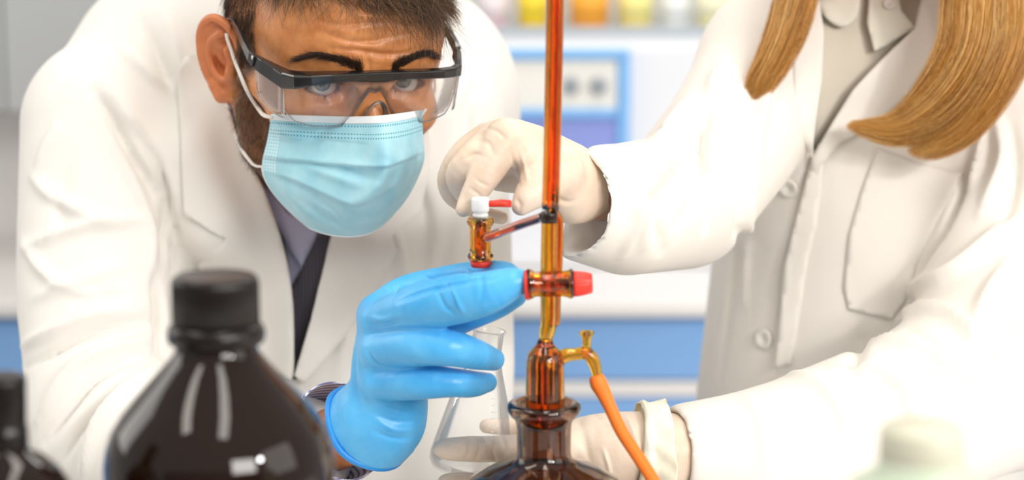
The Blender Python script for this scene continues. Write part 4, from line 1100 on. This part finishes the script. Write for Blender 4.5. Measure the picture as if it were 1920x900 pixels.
# --- the man's blue glove
f = field_px(600, 470, 1010, 890, -.03, .20, .0011)
pc(f, [(712, 606, .085, 40), (704, 680, .085, 46), (705, 760, .095, 52), (697, 815, .105, 56)], 0)
pc(f, [(742, 612, .078, 44), (742, 690, .08, 50), (742, 745, .09, 52), (712, 812, .10, 50)], 14)
pc(f, [(752, 760, .095, 46), (745, 800, .10, 44), (715, 830, .105, 40)], 12)
pc(f, [(706, 585, .085, 34), (760, 548, .108, 32), (830, 524, .106, 25), (890, 511, .088, 22), (945, 510, .052, 21), (962, 520, .036, 19)], 9)      # thumb, on top
pc(f, [(718, 600, .072, 40), (780, 578, .042, 46), (850, 562, .022, 48), (910, 550, .008, 42), (955, 533, .004, 32), (973, 527, .003, 24)], 8)       # index
pc(f, [(735, 630, .085, 34), (800, 620, .075, 36), (870, 590, .058, 34), (930, 572, .046, 27), (968, 556, .036, 20)], 4)                              # middle, behind
pc(f, [(712, 655, .07, 40), (780, 648, .040, 40), (840, 652, .030, 36), (890, 664, .038, 30), (925, 674, .05, 22)], 4)                                # ring
pc(f, [(712, 715, .075, 38), (780, 715, .05, 36), (845, 717, .045, 29), (885, 720, .052, 26), (914, 717, .06, 19)], 4)                                # little
# wrist opening
wc, wdir = W(707, 784, .102), None
n = W(642, 846, .128)-W(700, 790, .104); n /= np.linalg.norm(n); wdir = n
f.chain([W(700, 780, .10), wc, wc+n*.012], [.026, .0315, .0325], .010)
f.chain([wc+n*.006, wc+n*.06], [.024, .031], .001, 's')
f.apply(wc-.08, wc+.08, lambda g: -((g[0]-wc[0]-n[0]*.012)*n[0]+(g[1]-wc[1]-n[1]*.012)*n[1]+(g[2]-wc[2]-n[2]*.012)*n[2]), k=0, op='s')
V, Q = f.mesh(); V = smooth(V, Q, 2); b = bvh(V, Q)
V = wrinkle(V, Q, b, [([(745, 566), (800, 545), (880, 527), (940, 515)], 5, -1.2), ([(690, 625), (760, 618), (840, 616)], 6, -.8), ([(818, 540), (835, 575), (855, 590)], 5, -1.0), ([(838, 532), (858, 565), (870, 590)], 4, .9), ([(830, 520), (850, 555), (862, 585)], 3, -.7),
     ([(690, 660), (705, 680), (730, 690)], 5, -1.0), ([(700, 610), (730, 606), (755, 600)], 5, -.9), ([(690, 595), (720, 600), (740, 590)], 5, .8), ([(668, 620), (664, 700), (672, 780)], 12, -1.0), ([(685, 640), (690, 720), (700, 790)], 14, .8),
     ([(700, 775), (740, 790), (780, 790)], 5, -.9), ([(705, 790), (740, 806), (775, 806)], 5, .9), ([(700, 808), (735, 822), (768, 822)], 5, -.9), ([(720, 755), (750, 770), (785, 770)], 5, -.7), ([(730, 700), (780, 690), (840, 692)], 4, -.8), ([(790, 505), (800, 520), (830, 530)], 4, -.6),
     ([(870, 500), (880, 512), (875, 522)], 4, -.5), ([(900, 515), (905, 540), (898, 570)], 4, -.5), ([(720, 530), (735, 545), (760, 548)], 5, -.8)])
man_glove = mesh_obj('glove', V, Q, nitrile, man)
# rolled rim
rr = []
u = np.cross(n, [0, 0, 1.]); u /= np.linalg.norm(u); v = np.cross(n, u)
for a in np.linspace(0, 2*math.pi, 49)[:-1]:
    rr.append(wc+n*(.0125+.0012*math.sin(3*a))+(u*math.cos(a)+v*math.sin(a))*(.0328+.0005*math.sin(5*a)))
rr.append(rr[0]); rimm = glove_mat('blue_rolled_rim', (.02, .24, .70), (.03, .30, .74), .4)
tube('rolled_cuff', rr, .0024, rimm, man_glove, 10, caps=False)
# --- the woman's upper glove
f = field_px(800, 190, 1130, 470, .00, .24, .0011)
pc(f, [(945, 262, .10, 36), (1000, 292, .11, 50), (1045, 322, .12, 56), (1100, 350, .135, 58)], 0)
pc(f, [(965, 258, .12, 34), (1010, 275, .135, 38), (1060, 310, .14, 46)], 12)
pc(f, [(1075, 380, .12, 42), (1040, 345, .105, 44), (1010, 350, .085, 34)], 14)
pc(f, [(948, 258, .095, 38), (925, 300, .088, 35), (900, 344, .082, 28), (880, 376, .080, 21), (869, 393, .076, 15)], 5)              # index
pc(f, [(1050, 318, .10, 42), (1016, 342, .085, 34), (992, 368, .076, 28), (977, 386, .072, 19)], 8)                                  # thumb
pc(f, [(930, 256, .12, 32), (890, 292, .095, 30), (860, 328, .10, 25), (872, 362, .125, 21), (892, 380, .135, 18)], 4)               # middle
pc(f, [(915, 258, .135, 30), (872, 290, .125, 29), (844, 330, .13, 24), (846, 362, .145, 20), (868, 385, .155, 16)], 4)              # ring
pc(f, [(930, 270, .155, 30), (880, 310, .155, 24), (856, 355, .16, 19), (890, 395, .16, 16), (940, 408, .15, 13)], 4)                # little
pc(f, [(960, 300, .135, 34), (930, 330, .145, 26), (985, 330, .135, 36)], 10)                                                          # palm
V, Q = f.mesh(); V = smooth(V, Q, 2); b = bvh(V, Q)
V = wrinkle(V, Q, b, [([(958, 285), (968, 320), (975, 350)], 5, -.9), ([(972, 275), (985, 315), (990, 345)], 4, .7), ([(905, 238), (930, 245), (950, 262)], 4, -.7), ([(890, 262), (915, 268), (925, 290)], 5, -.8), ([(870, 300), (890, 288), (905, 292)], 4, -.8),
     ([(880, 352), (895, 362), (905, 372)], 3, -.6), ([(890, 335), (905, 345), (918, 350)], 3, -.5), ([(968, 372), (975, 385), (972, 398)], 4, -.8), ([(1040, 270), (1070, 300), (1090, 340)], 6, -.8), ([(1060, 265), (1085, 300), (1095, 330)], 5, .8), ([(1000, 250), (1020, 280), (1010, 310)], 6, -.5), ([(1030, 360), (1060, 380), (1080, 375)], 6, -1)])
gu = mesh_obj('glove', V, Q, latex, woman)
# --- the woman's lower glove
f = field_px(780, 700, 1310, 1010, .02, .24, .0012)
pc(f, [(1055, 850, .115, 56), (1120, 846, .105, 72), (1190, 845, .105, 76), (1262, 852, .108, 80)], 0)
pc(f, [(1060, 880, .13, 50), (1150, 900, .13, 60), (1240, 890, .12, 60)], 14)
pc(f, [(1060, 835, .095, 40), (1000, 840, .068, 30), (930, 842, .066, 26), (880, 842, .072, 25), (842, 842, .08, 22), (826, 841, .084, 16)], 6)       # thumb around the front
pc(f, [(1070, 815, .15, 30), (1010, 802, .175, 20), (950, 800, .182, 17), (912, 799, .178, 14)], 5)
pc(f, [(1065, 850, .16, 30), (1000, 845, .19, 20), (935, 842, .192, 17), (900, 842, .185, 14)], 5)
pc(f, [(1065, 900, .14, 32), (980, 912, .12, 24), (900, 908, .10, 22), (850, 904, .098, 19), (834, 903, .098, 14)], 5)
pc(f, [(1065, 930, .15, 32), (990, 945, .15, 22), (930, 945, .14, 20)], 5)
V, Q = f.mesh(); V = smooth(V, Q, 2); b = bvh(V, Q)
V = wrinkle(V, Q, b, [([(870, 822), (878, 842), (872, 862)], 3, -.5), ([(890, 820), (897, 842), (890, 865)], 3, -.6), ([(925, 820), (922, 842), (930, 866)], 3, -.6), ([(905, 818), (912, 835), (908, 850)], 3, .5), ([(940, 818), (948, 842), (940, 868)], 4, -.6), ([(850, 835), (862, 842), (852, 852)], 3, -.8),
     ([(1085, 790), (1100, 840), (1110, 895)], 8, -.8), ([(1130, 840), (1140, 870), (1146, 900)], 3, .9), ([(1150, 775), (1170, 800), (1192, 860)], 5, -1), ([(1165, 770), (1185, 800), (1205, 870)], 5, 1), ([(1110, 770), (1130, 790), (1170, 792)], 6, -.8)])
gl = mesh_obj('glove', V, Q, latex, woman)
# crumpled turned-back cuff
cream = glove_mat('cream_cuff', (.80, .72, .56), (.86, .80, .66), .5, .2, radius=(1, .7, .4))
def cuff(c0, c1, r0, r1, par):
    ax_ = c1-c0; L = np.linalg.norm(ax_); ax_ /= L; u = np.cross(ax_, [0, 0, 1.]); u /= np.linalg.norm(u); v = np.cross(ax_, u); V = []; nu, nv = 120, 18
    for j in range(nv):
        t = j/(nv-1)
        for i in range(nu):
            a = 2*math.pi*i/nu
            r = r0+(r1-r0)*t+.0009*math.sin(5*a+3*t)+.0005*math.sin(11*a-5*t+1)+.00025*math.sin(19*a+7*t)+.0022*math.exp(-((t-.15)/.12)**2)
            sh = .0035*math.sin(2*a+1)+.0014*math.sin(5*a)
            V.append(c0+ax_*(L*t+sh*(1 if t > .3 else t/.3))+(u*math.cos(a)+v*math.sin(a))*r)
    I = np.arange(nu*nv).reshape(nv, nu); J = np.roll(I, -1, 1); Q = np.stack([I[:-1], J[:-1], J[1:], I[1:]], -1).reshape(-1, 4)
    o = mesh_obj('turned_cuff', V, Q, cream, par); mods(o, solid=.0008, off=0); return o
cuff(W(1192, 838, .105), W(1246, 843, .107), .0305, .0345, gl)
# ------------------------------------------------------------ brown glass
def glass(name, col, rough=0.0, ior=1.5, bump=0):
    m = bpy.data.materials.new(name); m.use_nodes = True; nt = m.node_tree; nt.nodes.clear()
    out = nt.nodes.new('ShaderNodeOutputMaterial'); g = nt.nodes.new('ShaderNodeBsdfPrincipled')
    I = g.inputs; I['Base Color'].default_value = (*col, 1); I['Roughness'].default_value = rough; I['IOR'].default_value = ior; I['Transmission Weight'].default_value = 1
    n = nt.nodes.new('ShaderNodeTexNoise'); n.inputs['Scale'].default_value = 30
    b = nt.nodes.new('ShaderNodeBump'); b.inputs['Strength'].default_value = bump; b.inputs['Distance'].default_value = .002
    nt.links.new(n.outputs[0], b.inputs['Height']); nt.links.new(b.outputs[0], I['Normal']); nt.links.new(g.outputs[0], out.inputs[0]); return m
amber = glass('amber_glass', (.96, .42, .03), bump=.05)
amber2 = glass('amber_glass_light', (.98, .60, .06), bump=.05)
amber3 = glass('amber_glass_red', (.94, .32, .015), bump=.05)
brown = glass('brown_bottle_glass', (.16, .055, .022), bump=.03)
neckg = glass('brown_neck_glass', (.30, .16, .09), bump=.03)
dark = pmat('brown_bottle_dark', (.011, .0042, .002), .03, spec=.5, coat=0); add_bump(dark, 25, .02, .002)
capm = pmat('black_cap_plastic', (.009, .006, .005), .27, spec=.4); add_bump(capm, 200, .06, .0003)
TT = .04      # table top
def rib(n, a): return lambda t, h: a*math.cos(n*t)
# --- big bottle with screw cap
yb = -.24; s = mpp(yb); c = W(406, 640, yb); zc = c[2]
def Z(py, y): return float(W(960, py, y)[2])
big = empty('reagent_bottle', (c[0], yb, TT), 'large dark brown glass bottle with ribbed black screw cap, front left', 'bottle')
zl = lambda py: Z(py, yb)-TT
R = lambda px: px*s
lathe('glass_body', [(0, .002), (R(190), 0), (R(212), .004), (R(221), .012), (R(222), zl(900)), (R(222), zl(862)), (R(217), zl(835)), (R(206), zl(805)), (R(186), zl(775)), (R(160), zl(745)), (R(132), zl(715)), (R(106), zl(688)), (R(88), zl(668)), (R(79), zl(655)), (R(77), zl(640)), (R(77), zl(600)), (0, zl(600))], (c[0], yb, TT), dark, big, seg=96)
lathe('neck_ring', [(R(76), zl(642)), (R(88), zl(642)), (R(93), zl(636)), (R(94), zl(622)), (R(91), zl(612)), (R(84), zl(606)), (R(76), zl(604))], (c[0], yb, TT), capm, big, seg=96)
lathe('screw_cap', [(0, zl(608)), (R(78), zl(608)), (R(83), zl(604)), (R(83), zl(530)), (R(81), zl(521)), (R(74), zl(516)), (R(66), zl(517)), (0, zl(518))], (c[0], yb, TT), capm, big, seg=240, rib=lambda t, h: .012*math.cos(60*t)*(h < zl(525)))
# --- small bottle at the left edge
y2 = -.31; s2 = mpp(y2); c2 = W(8, 800, y2); z2 = lambda py: Z(py, y2)-TT; R2 = lambda px: px*s2
sm = empty('reagent_bottle', (c2[0], y2, TT), 'small brown bottle with black cap cut by the left edge', 'bottle')
lathe('glass_body', [(0, .002), (R2(110), 0), (R2(124), .006), (R2(128), .02), (R2(126), z2(935)), (R2(118), z2(905)), (R2(98), z2(878)), (R2(72), z2(858)), (R2(48), z2(845)), (R2(38), z2(835)), (R2(36), z2(800)), (0, z2(800))], (c2[0], y2, TT), dark, sm, seg=80)
lathe('screw_cap', [(0, z2(842)), (R2(40), z2(842)), (R2(45), z2(836)), (R2(45), z2(800)), (R2(41), z2(796)), (R2(43), z2(790)), (R2(44), z2(715)), (R2(42), z2(706)), (R2(34), z2(702)), (0, z2(703))], (c2[0], y2, TT), capm, sm, seg=200, rib=lambda t, h: .012*math.cos(50*t)*(z2(790) < h < z2(712)))
# --- white plastic bottle, very near
y3 = -.46; s3 = mpp(y3); c3 = W(1728, 840, y3); z3 = lambda py: Z(py, y3)-TT; R3 = lambda px: px*s3
wp = pmat('cloudy_white_plastic', (.52, .60, .46), .35, sss=.1, sssr=(1, 1, 1), sss_s=.01); add_bump(wp, 200, .05, .0004)
wc_ = pmat('white_cap_plastic', (.58, .56, .44), .4, sss=.05, sssr=(1, 1, 1), sss_s=.01); add_bump(wc_, 200, .05, .0004)
w3 = empty('plastic_bottle', (c3[0], y3, TT), 'pale cloudy white plastic bottle with ribbed cap, front right corner', 'bottle')
lathe('bottle_body', [(0, .002), (R3(130), 0), (R3(142), .005), (R3(146), .02), (R3(146), z3(935)), (R3(136), z3(912)), (R3(104), z3(892)), (R3(84), z3(880)), (R3(84), z3(860)), (0, z3(860))], (c3[0], y3, TT), wp, w3, seg=72)
lathe('screw_cap', [(0, z3(876)), (R3(80), z3(876)), (R3(82), z3(870)), (R3(82), z3(806)), (R3(76), z3(798)), (0, z3(796))], (c3[0], y3, TT), wc_, w3, seg=180, rib=lambda t, h: .014*math.cos(45*t)*(h < z3(810)))
# --- open bottle under the burette
y0 = 0.0; s0 = mpp(y0); c0 = W(1020, 780, y0); z0 = lambda py: Z(py, y0)-TT; R0 = lambda px: px*s0
ob = empty('aspirator_bottle', (c0[0], y0, TT), 'open brown glass bottle with flared lip, the burette stands in its mouth', 'bottle')
t_ = .0028
outer = [(R0(165), .0), (R0(182), .006), (R0(186), .02), (R0(184), z0(990)), (R0(172), z0(935)), (R0(145), z0(902)), (R0(105), z0(880)), (R0(70), z0(868)), (R0(54), z0(858)), (R0(52), z0(845)), (R0(53), z0(800)), (R0(56), z0(786)), (R0(63), z0(780)), (R0(70), z0(772)), (R0(72), z0(764)), (R0(70), z0(757)), (R0(62), z0(753)), (R0(54), z0(756))]
inner = [(R0(44), z0(765)), (R0(42), z0(790)), (R0(41), z0(850)), (R0(52), z0(866)), (R0(95), z0(889)), (R0(135), z0(912)), (R0(160), z0(945)), (R0(172), z0(990)), (R0(172), .02), (R0(160), .008), (0, .008)]
V, F = lathe_arrays([(0, .003)]+outer+inner, (c0[0], y0, TT), seg=96)
bo = mesh_obj('glass_body', V, F, neckg, ob)
# --- burette with its side tap: one glass assembly
bx0 = lambda px, py, y=0: W(px, py, y)
bt = empty('burette', bx0(1022, 870), 'tall amber glass burette with red stopcocks and side arm', 'burette')
def hollow(name, P, R_, mat, par, wall=.0016, seg=32, capb=False):
    P = np.array(P, float); n = len(P); R_ = np.ones(n)*R_ if not np.ndim(R_) else np.array(R_, float)
    A, FA = tube_arrays(P, R_, seg, False); B, FB = tube_arrays(P, np.maximum(R_-wall, .0004), seg, False)
    k = len(A); F = FA+[tuple(i+k for i in f[::-1]) for f in FB]
    for j in range(seg):
        q = (j+1) % seg; F.append((j, k+j, k+q, q)); F.append(((n-1)*seg+j, (n-1)*seg+q, k+(n-1)*seg+q, k+(n-1)*seg+j))
    return mesh_obj(name, np.vstack([A, B]), F, mat, par)
px0 = lambda a: np.array([bx0(x, y_, d) for x, y_, d in a])
# measuring tube, up and out of the picture
hollow('measuring_tube', catm(px0([(1044, -260, 0), (1042, -100, 0), (1040, 60, 0), (1037, 200, 0), (1034, 330, 0), (1032, 392, 0)]), 3), 16.6*s0, amber3, bt, .0028)
hollow('inner_bore', px0([(1050, -260, 0), (1046, 60, 0), (1040, 330, 0), (1038, 392, 0)]), 4*s0, amber3, bt, .0008)
blackm = pmat('blackened_joint', (.02, .008, .004), .2); add_bump(blackm, 200, .05, .0003)
lathe('seal_ring', [(R0(9), -.0035), (R0(15), -.0035), (R0(16), -.001), (R0(16), .0015), (R0(15), .0035), (R0(9), .0035)], bx0(1030, 407), blackm, bt, seg=32)
hollow('lower_tube', catm(px0([(1030, 396, .0), (1030, 430, 0), (1029, 500, 0), (1029, 560, 0), (1029, 605, 0), (1024, 632, 0), (1023, 650, 0)]), 4), np.interp(np.linspace(0, 1, 25), [0, .5, .75, .88, 1], [15*s0, 16*s0, 15.5*s0, 13*s0, 19*s0]), amber2, bt, .0022)
hollow('overflow_tube', catm(px0([(1038, 392, .004), (1046, 412, .006), (1047, 440, .006), (1045, 500, .006), (1042, 560, .006), (1041, 598, .005), (1037, 612, .003)]), 4), np.interp(np.linspace(0, 1, 25), [0, .15, .9, 1], [6*s0, 10*s0, 10*s0, 6*s0]), amber3, bt, .0014)
# bulb with ribs that sits in the bottle mouth
cb_ = bx0(1022, 700)
zb = lambda py: Z(py, 0)-cb_[2]
lathe('bulb', [(R0(13), zb(636)), (R0(17), zb(646)), (R0(26), zb(655)), (R0(33), zb(664)), (R0(36), zb(676)), (R0(37), zb(700)), (R0(38), zb(748)), (R0(36), zb(775)), (R0(33), zb(800)), (R0(30), zb(800)), (R0(33), zb(770)), (R0(33), zb(700)), (R0(31), zb(676)), (R0(24), zb(662)), (R0(13), zb(652)), (R0(8), zb(636)), (R0(13), zb(636))], cb_, amber, bt, seg=72)
ribd = pmat('dark_amber_rib', (.25, .05, .004), .1, spec=.6, trans=.3); add_bump(ribd, 100, .05, .0003)
for k in range(7):
    a = math.pi*(.08+.84*k/6); x = R0(25)*math.cos(a); yy = -R0(25)*math.sin(a)
    tube('rib', [cb_+np.array([x*.8, yy*.8, zb(664)]), cb_+np.array([x, yy, zb(675)]), cb_+np.array([x*1.04, yy*1.04, zb(752)])], R0(2.6), ribd, bt, 10)
tube('inner_stem', px0([(1022, 655, 0), (1022, 700, 0), (1022, 800, 0)]), R0(7), amber3, bt, 20)
# cross tap
ct = px0([(986, 533, 0), (990, 533, 0), (997, 533, 0), (1004, 533, 0), (1030, 532, 0), (1056, 532, 0), (1064, 532, 0), (1070, 532, 0), (1075, 532, 0)])
hollow('tap_barrel', ct, np.array([27, 30, 28, 24, 25, 25, 26, 29, 27])*s0, amber, bt, .003, 40)
tube('tap_bore', px0([(992, 533, 0), (1068, 532, 0)]), R0(11), amber2, bt, 24)
red = pmat('red_ptfe', (.86, .045, .025), .4, sss=.1, sssr=(1, .3, .2), sss_s=.003); add_bump(red, 150, .1, .0003)
V, F = lathe_arrays([(0, -.002), (R0(24), -.002), (R0(24), .002), (R0(22.5), .006), (R0(20), .0105), (R0(17.5), .0118), (0, .0118)], bx0(1076, 532), bx0(1100, 531)-bx0(1076, 532), 120, lambda t, h: .022*math.cos(24*t)*(h < .0105))
mesh_obj('stopcock_key', V, F, red, bt)
V, F = lathe_arrays([(0, 0), (R0(22), 0), (R0(29), .0006), (R0(29), .0026), (R0(24), .004), (0, .004)], bx0(994, 534), bx0(970, 535)-bx0(994, 534), 60)
mesh_obj('retaining_nut', V, F, red, bt)
# side arm with stub
hollow('side_arm', catm(px0([(1042, 676, 0), (1062, 666, 0), (1080, 664, 0), (1098, 662, 0), (1110, 672, 0), (1117, 690, 0), (1121, 712, 0)]), 5), np.interp(np.linspace(0, 1, 31), [0, .3, .7, 1], [16*s0, 12*s0, 13*s0, 9*s0]), amber2, bt, .0018)
cs_ = bx0(1100, 660); lathe('stub', [(R0(7), -.004), (R0(10), 0), (R0(8.5), .005), (R0(9), .009), (R0(12), .0105), (R0(14.5), .012), (R0(14), .0135), (R0(7), .0133), (R0(5), .005)], cs_, amber2, bt, seg=36)
# tap carried on the slanting side tube, with the white cap
yt = .06; st_ = mpp(yt)
hollow('slanting_tube', catm([W(1024, 405, .0), W(985, 418, .02), W(945, 433, .04), W(908, 448, .055)], 5), 9.5*s0, glass('rosy_glass', (.96, .62, .55)), bt, .0016, 24)
tube('tube_bore', [W(1018, 408, .003), W(908, 447, .055)], R0(3.4), amber3, bt, 16)
c4 = W(901, 450, yt); r4 = lambda p: p*st_; z4 = lambda py: Z(py, yt)-c4[2]
lathe('tap_body', [(r4(13), z4(487)), (r4(22), z4(487)), (r4(24.5), z4(483)), (r4(24.5), z4(478)), (r4(21), z4(474)), (r4(20), z4(465)), (r4(20), z4(432)), (r4(21), z4(424)), (r4(25), z4(420)), (r4(26), z4(415)), (r4(25), z4(410)), (r4(22), z4(408)), (r4(13), z4(408)), (r4(12), z4(420)), (r4(12), z4(478)), (r4(13), z4(487))], c4, amber, bt, seg=56)
lathe('tap_core', [(0, z4(484)), (r4(10.5), z4(484)), (r4(10.5), z4(412)), (0, z4(412))], c4, amber2, bt, seg=32)
lathe('tap_foot', [(0, z4(500)), (r4(18), z4(500)), (r4(19.5), z4(494)), (r4(19.5), z4(487.5)), (0, z4(487.5))], c4, red, bt, seg=40)
whitep = pmat('white_ptfe', (.86, .85, .84), .35, sss=.15, sssr=(1, 1, 1), sss_s=.003); add_bump(whitep, 200, .05, .0003)
lathe('white_cap', [(0, z4(407.5)), (r4(15), z4(407.5)), (r4(15), z4(402)), (r4(12.5), z4(399)), (r4(16), z4(396)), (r4(17), z4(392)), (r4(17), z4(374)), (r4(15.5), z4(370)), (0, z4(369))], c4, whitep, bt, seg=120, rib=lambda t, h: .02*math.cos(30*t)*(z4(392) < h < z4(373)))
tube('red_handle', [W(914, 382, .06), W(925, 382, .06), W(940, 381, .061), W(958, 382, .062)], np.array([6.5, 6.5, 7.5, 7])*st_, red, bt, 20)
# --- orange hose
om = pmat('orange_rubber', (.88, .20, .025), .5, spec=.35); add_bump(om, 120, .12, .0005)
hose = tube('rubber_hose', catm(px0([(1118, 704, 0), (1122, 718, -.001), (1132, 738, -.002), (1146, 768, -.004), (1166, 810, -.01), (1192, 850, -.02), (1222, 896, -.03), (1260, 960, -.05), (1300, 1060, -.07)]), 6), np.interp(np.linspace(0, 1, 49), [0, .04, .14, .26, .36, 1], [12.5*s0, 15*s0, 17*s0, 14.5*s0, 12.5*s0, 12*s0]), om, None, 28, origin=bx0(1118, 704))
tag(hose, 'bright orange rubber hose pushed on the amber side arm', 'hose')
# --- conical flask
yf = .125; sf = mpp(yf); top = W(917, 618, yf); bot = W(880, 880, yf); axf = top-bot; Lf = np.linalg.norm(axf); axf /= Lf
r_ = lambda p: p*sf
fm = clear_sheet('borosilicate_glass', (.995, .998, .998), .55, 1.35, .02)
prof = [(0, 0), (r_(62), 0), (r_(74), .001), (r_(80), .005), (r_(80), .010), (r_(76), .018), (r_(56), .052), (r_(38), .072), (r_(31), .081), (r_(30), .088), (r_(30), Lf-.003), (r_(33), Lf-.0012), (r_(34), Lf), (r_(31), Lf), (r_(28.5), Lf-.002), (r_(28.5), .088), (r_(36.5), .072), (r_(54.5), .052), (r_(74), .018), (r_(78), .010), (r_(72), .0025), (0, .0025)]
fl = lathe('conical_flask', prof, bot, fm, None, axf, 72, origin=bot)
tag(fl, 'clear glass conical flask held by the cream glove behind the blue glove', 'flask')
mk = pmat('white_print', (.9, .9, .9), .6); add_bump(mk, 200, .05, .0002)
def on_flask(ang, h):
    rr_ = np.interp(h, [p[1] for p in prof[3:11]], [p[0] for p in prof[3:11]])+.0003
    u = np.cross(axf, [0, 1, 0]); u /= np.linalg.norm(u); v = np.cross(axf, u)
    return bot+axf*h+(u*math.cos(ang)+v*math.sin(ang))*rr_
u = np.cross(axf, [0, 1, 0]); u /= np.linalg.norm(u); v = np.cross(axf, u); a0 = math.atan2(-v[1], -u[1])
sg = -1 if on_flask(a0+.3, .04)[0] < on_flask(a0, .04)[0] else 1
P = []; rows = [(.030+.0045*i) for i in range(10)]
V = []; F = []
for i, hgt in enumerate(rows):
    w = .10 if i % 2 else .18
    A = [on_flask(a0+sg*(.45+w*k/3), hgt) for k in range(4)]; B = [on_flask(a0+sg*(.45+w*k/3), hgt+.0006) for k in range(4)]
    b0 = len(V); V += A+B; F += [(b0+k, b0+k+1, b0+k+5, b0+k+4) for k in range(3)]
gr = mesh_obj('graduation', V, F, mk, fl); mods(gr, solid=.0001)
tc = bpy.data.curves.new('volume_mark', 'FONT'); tc.body = 'ml'; tc.size = .0078; tc.extrude = .00008; tc.align_x = 'CENTER'
to = bpy.data.objects.new('volume_mark', tc); tp = on_flask(a0+sg*.42, .0285); to.location = tp; to.rotation_euler = (math.pi/2+.25, math.radians(-8)*0, .3); tc.materials.append(mk); link(to, None)
bpy.context.view_layer.update()
mt = bpy.data.meshes.new_from_object(to.evaluated_get(bpy.context.evaluated_depsgraph_get())); mw = to.matrix_world.copy()
bpy.data.objects.remove(to); mt.transform(mw); tm = bpy.data.objects.new('volume_mark', mt); link(tm, fl)
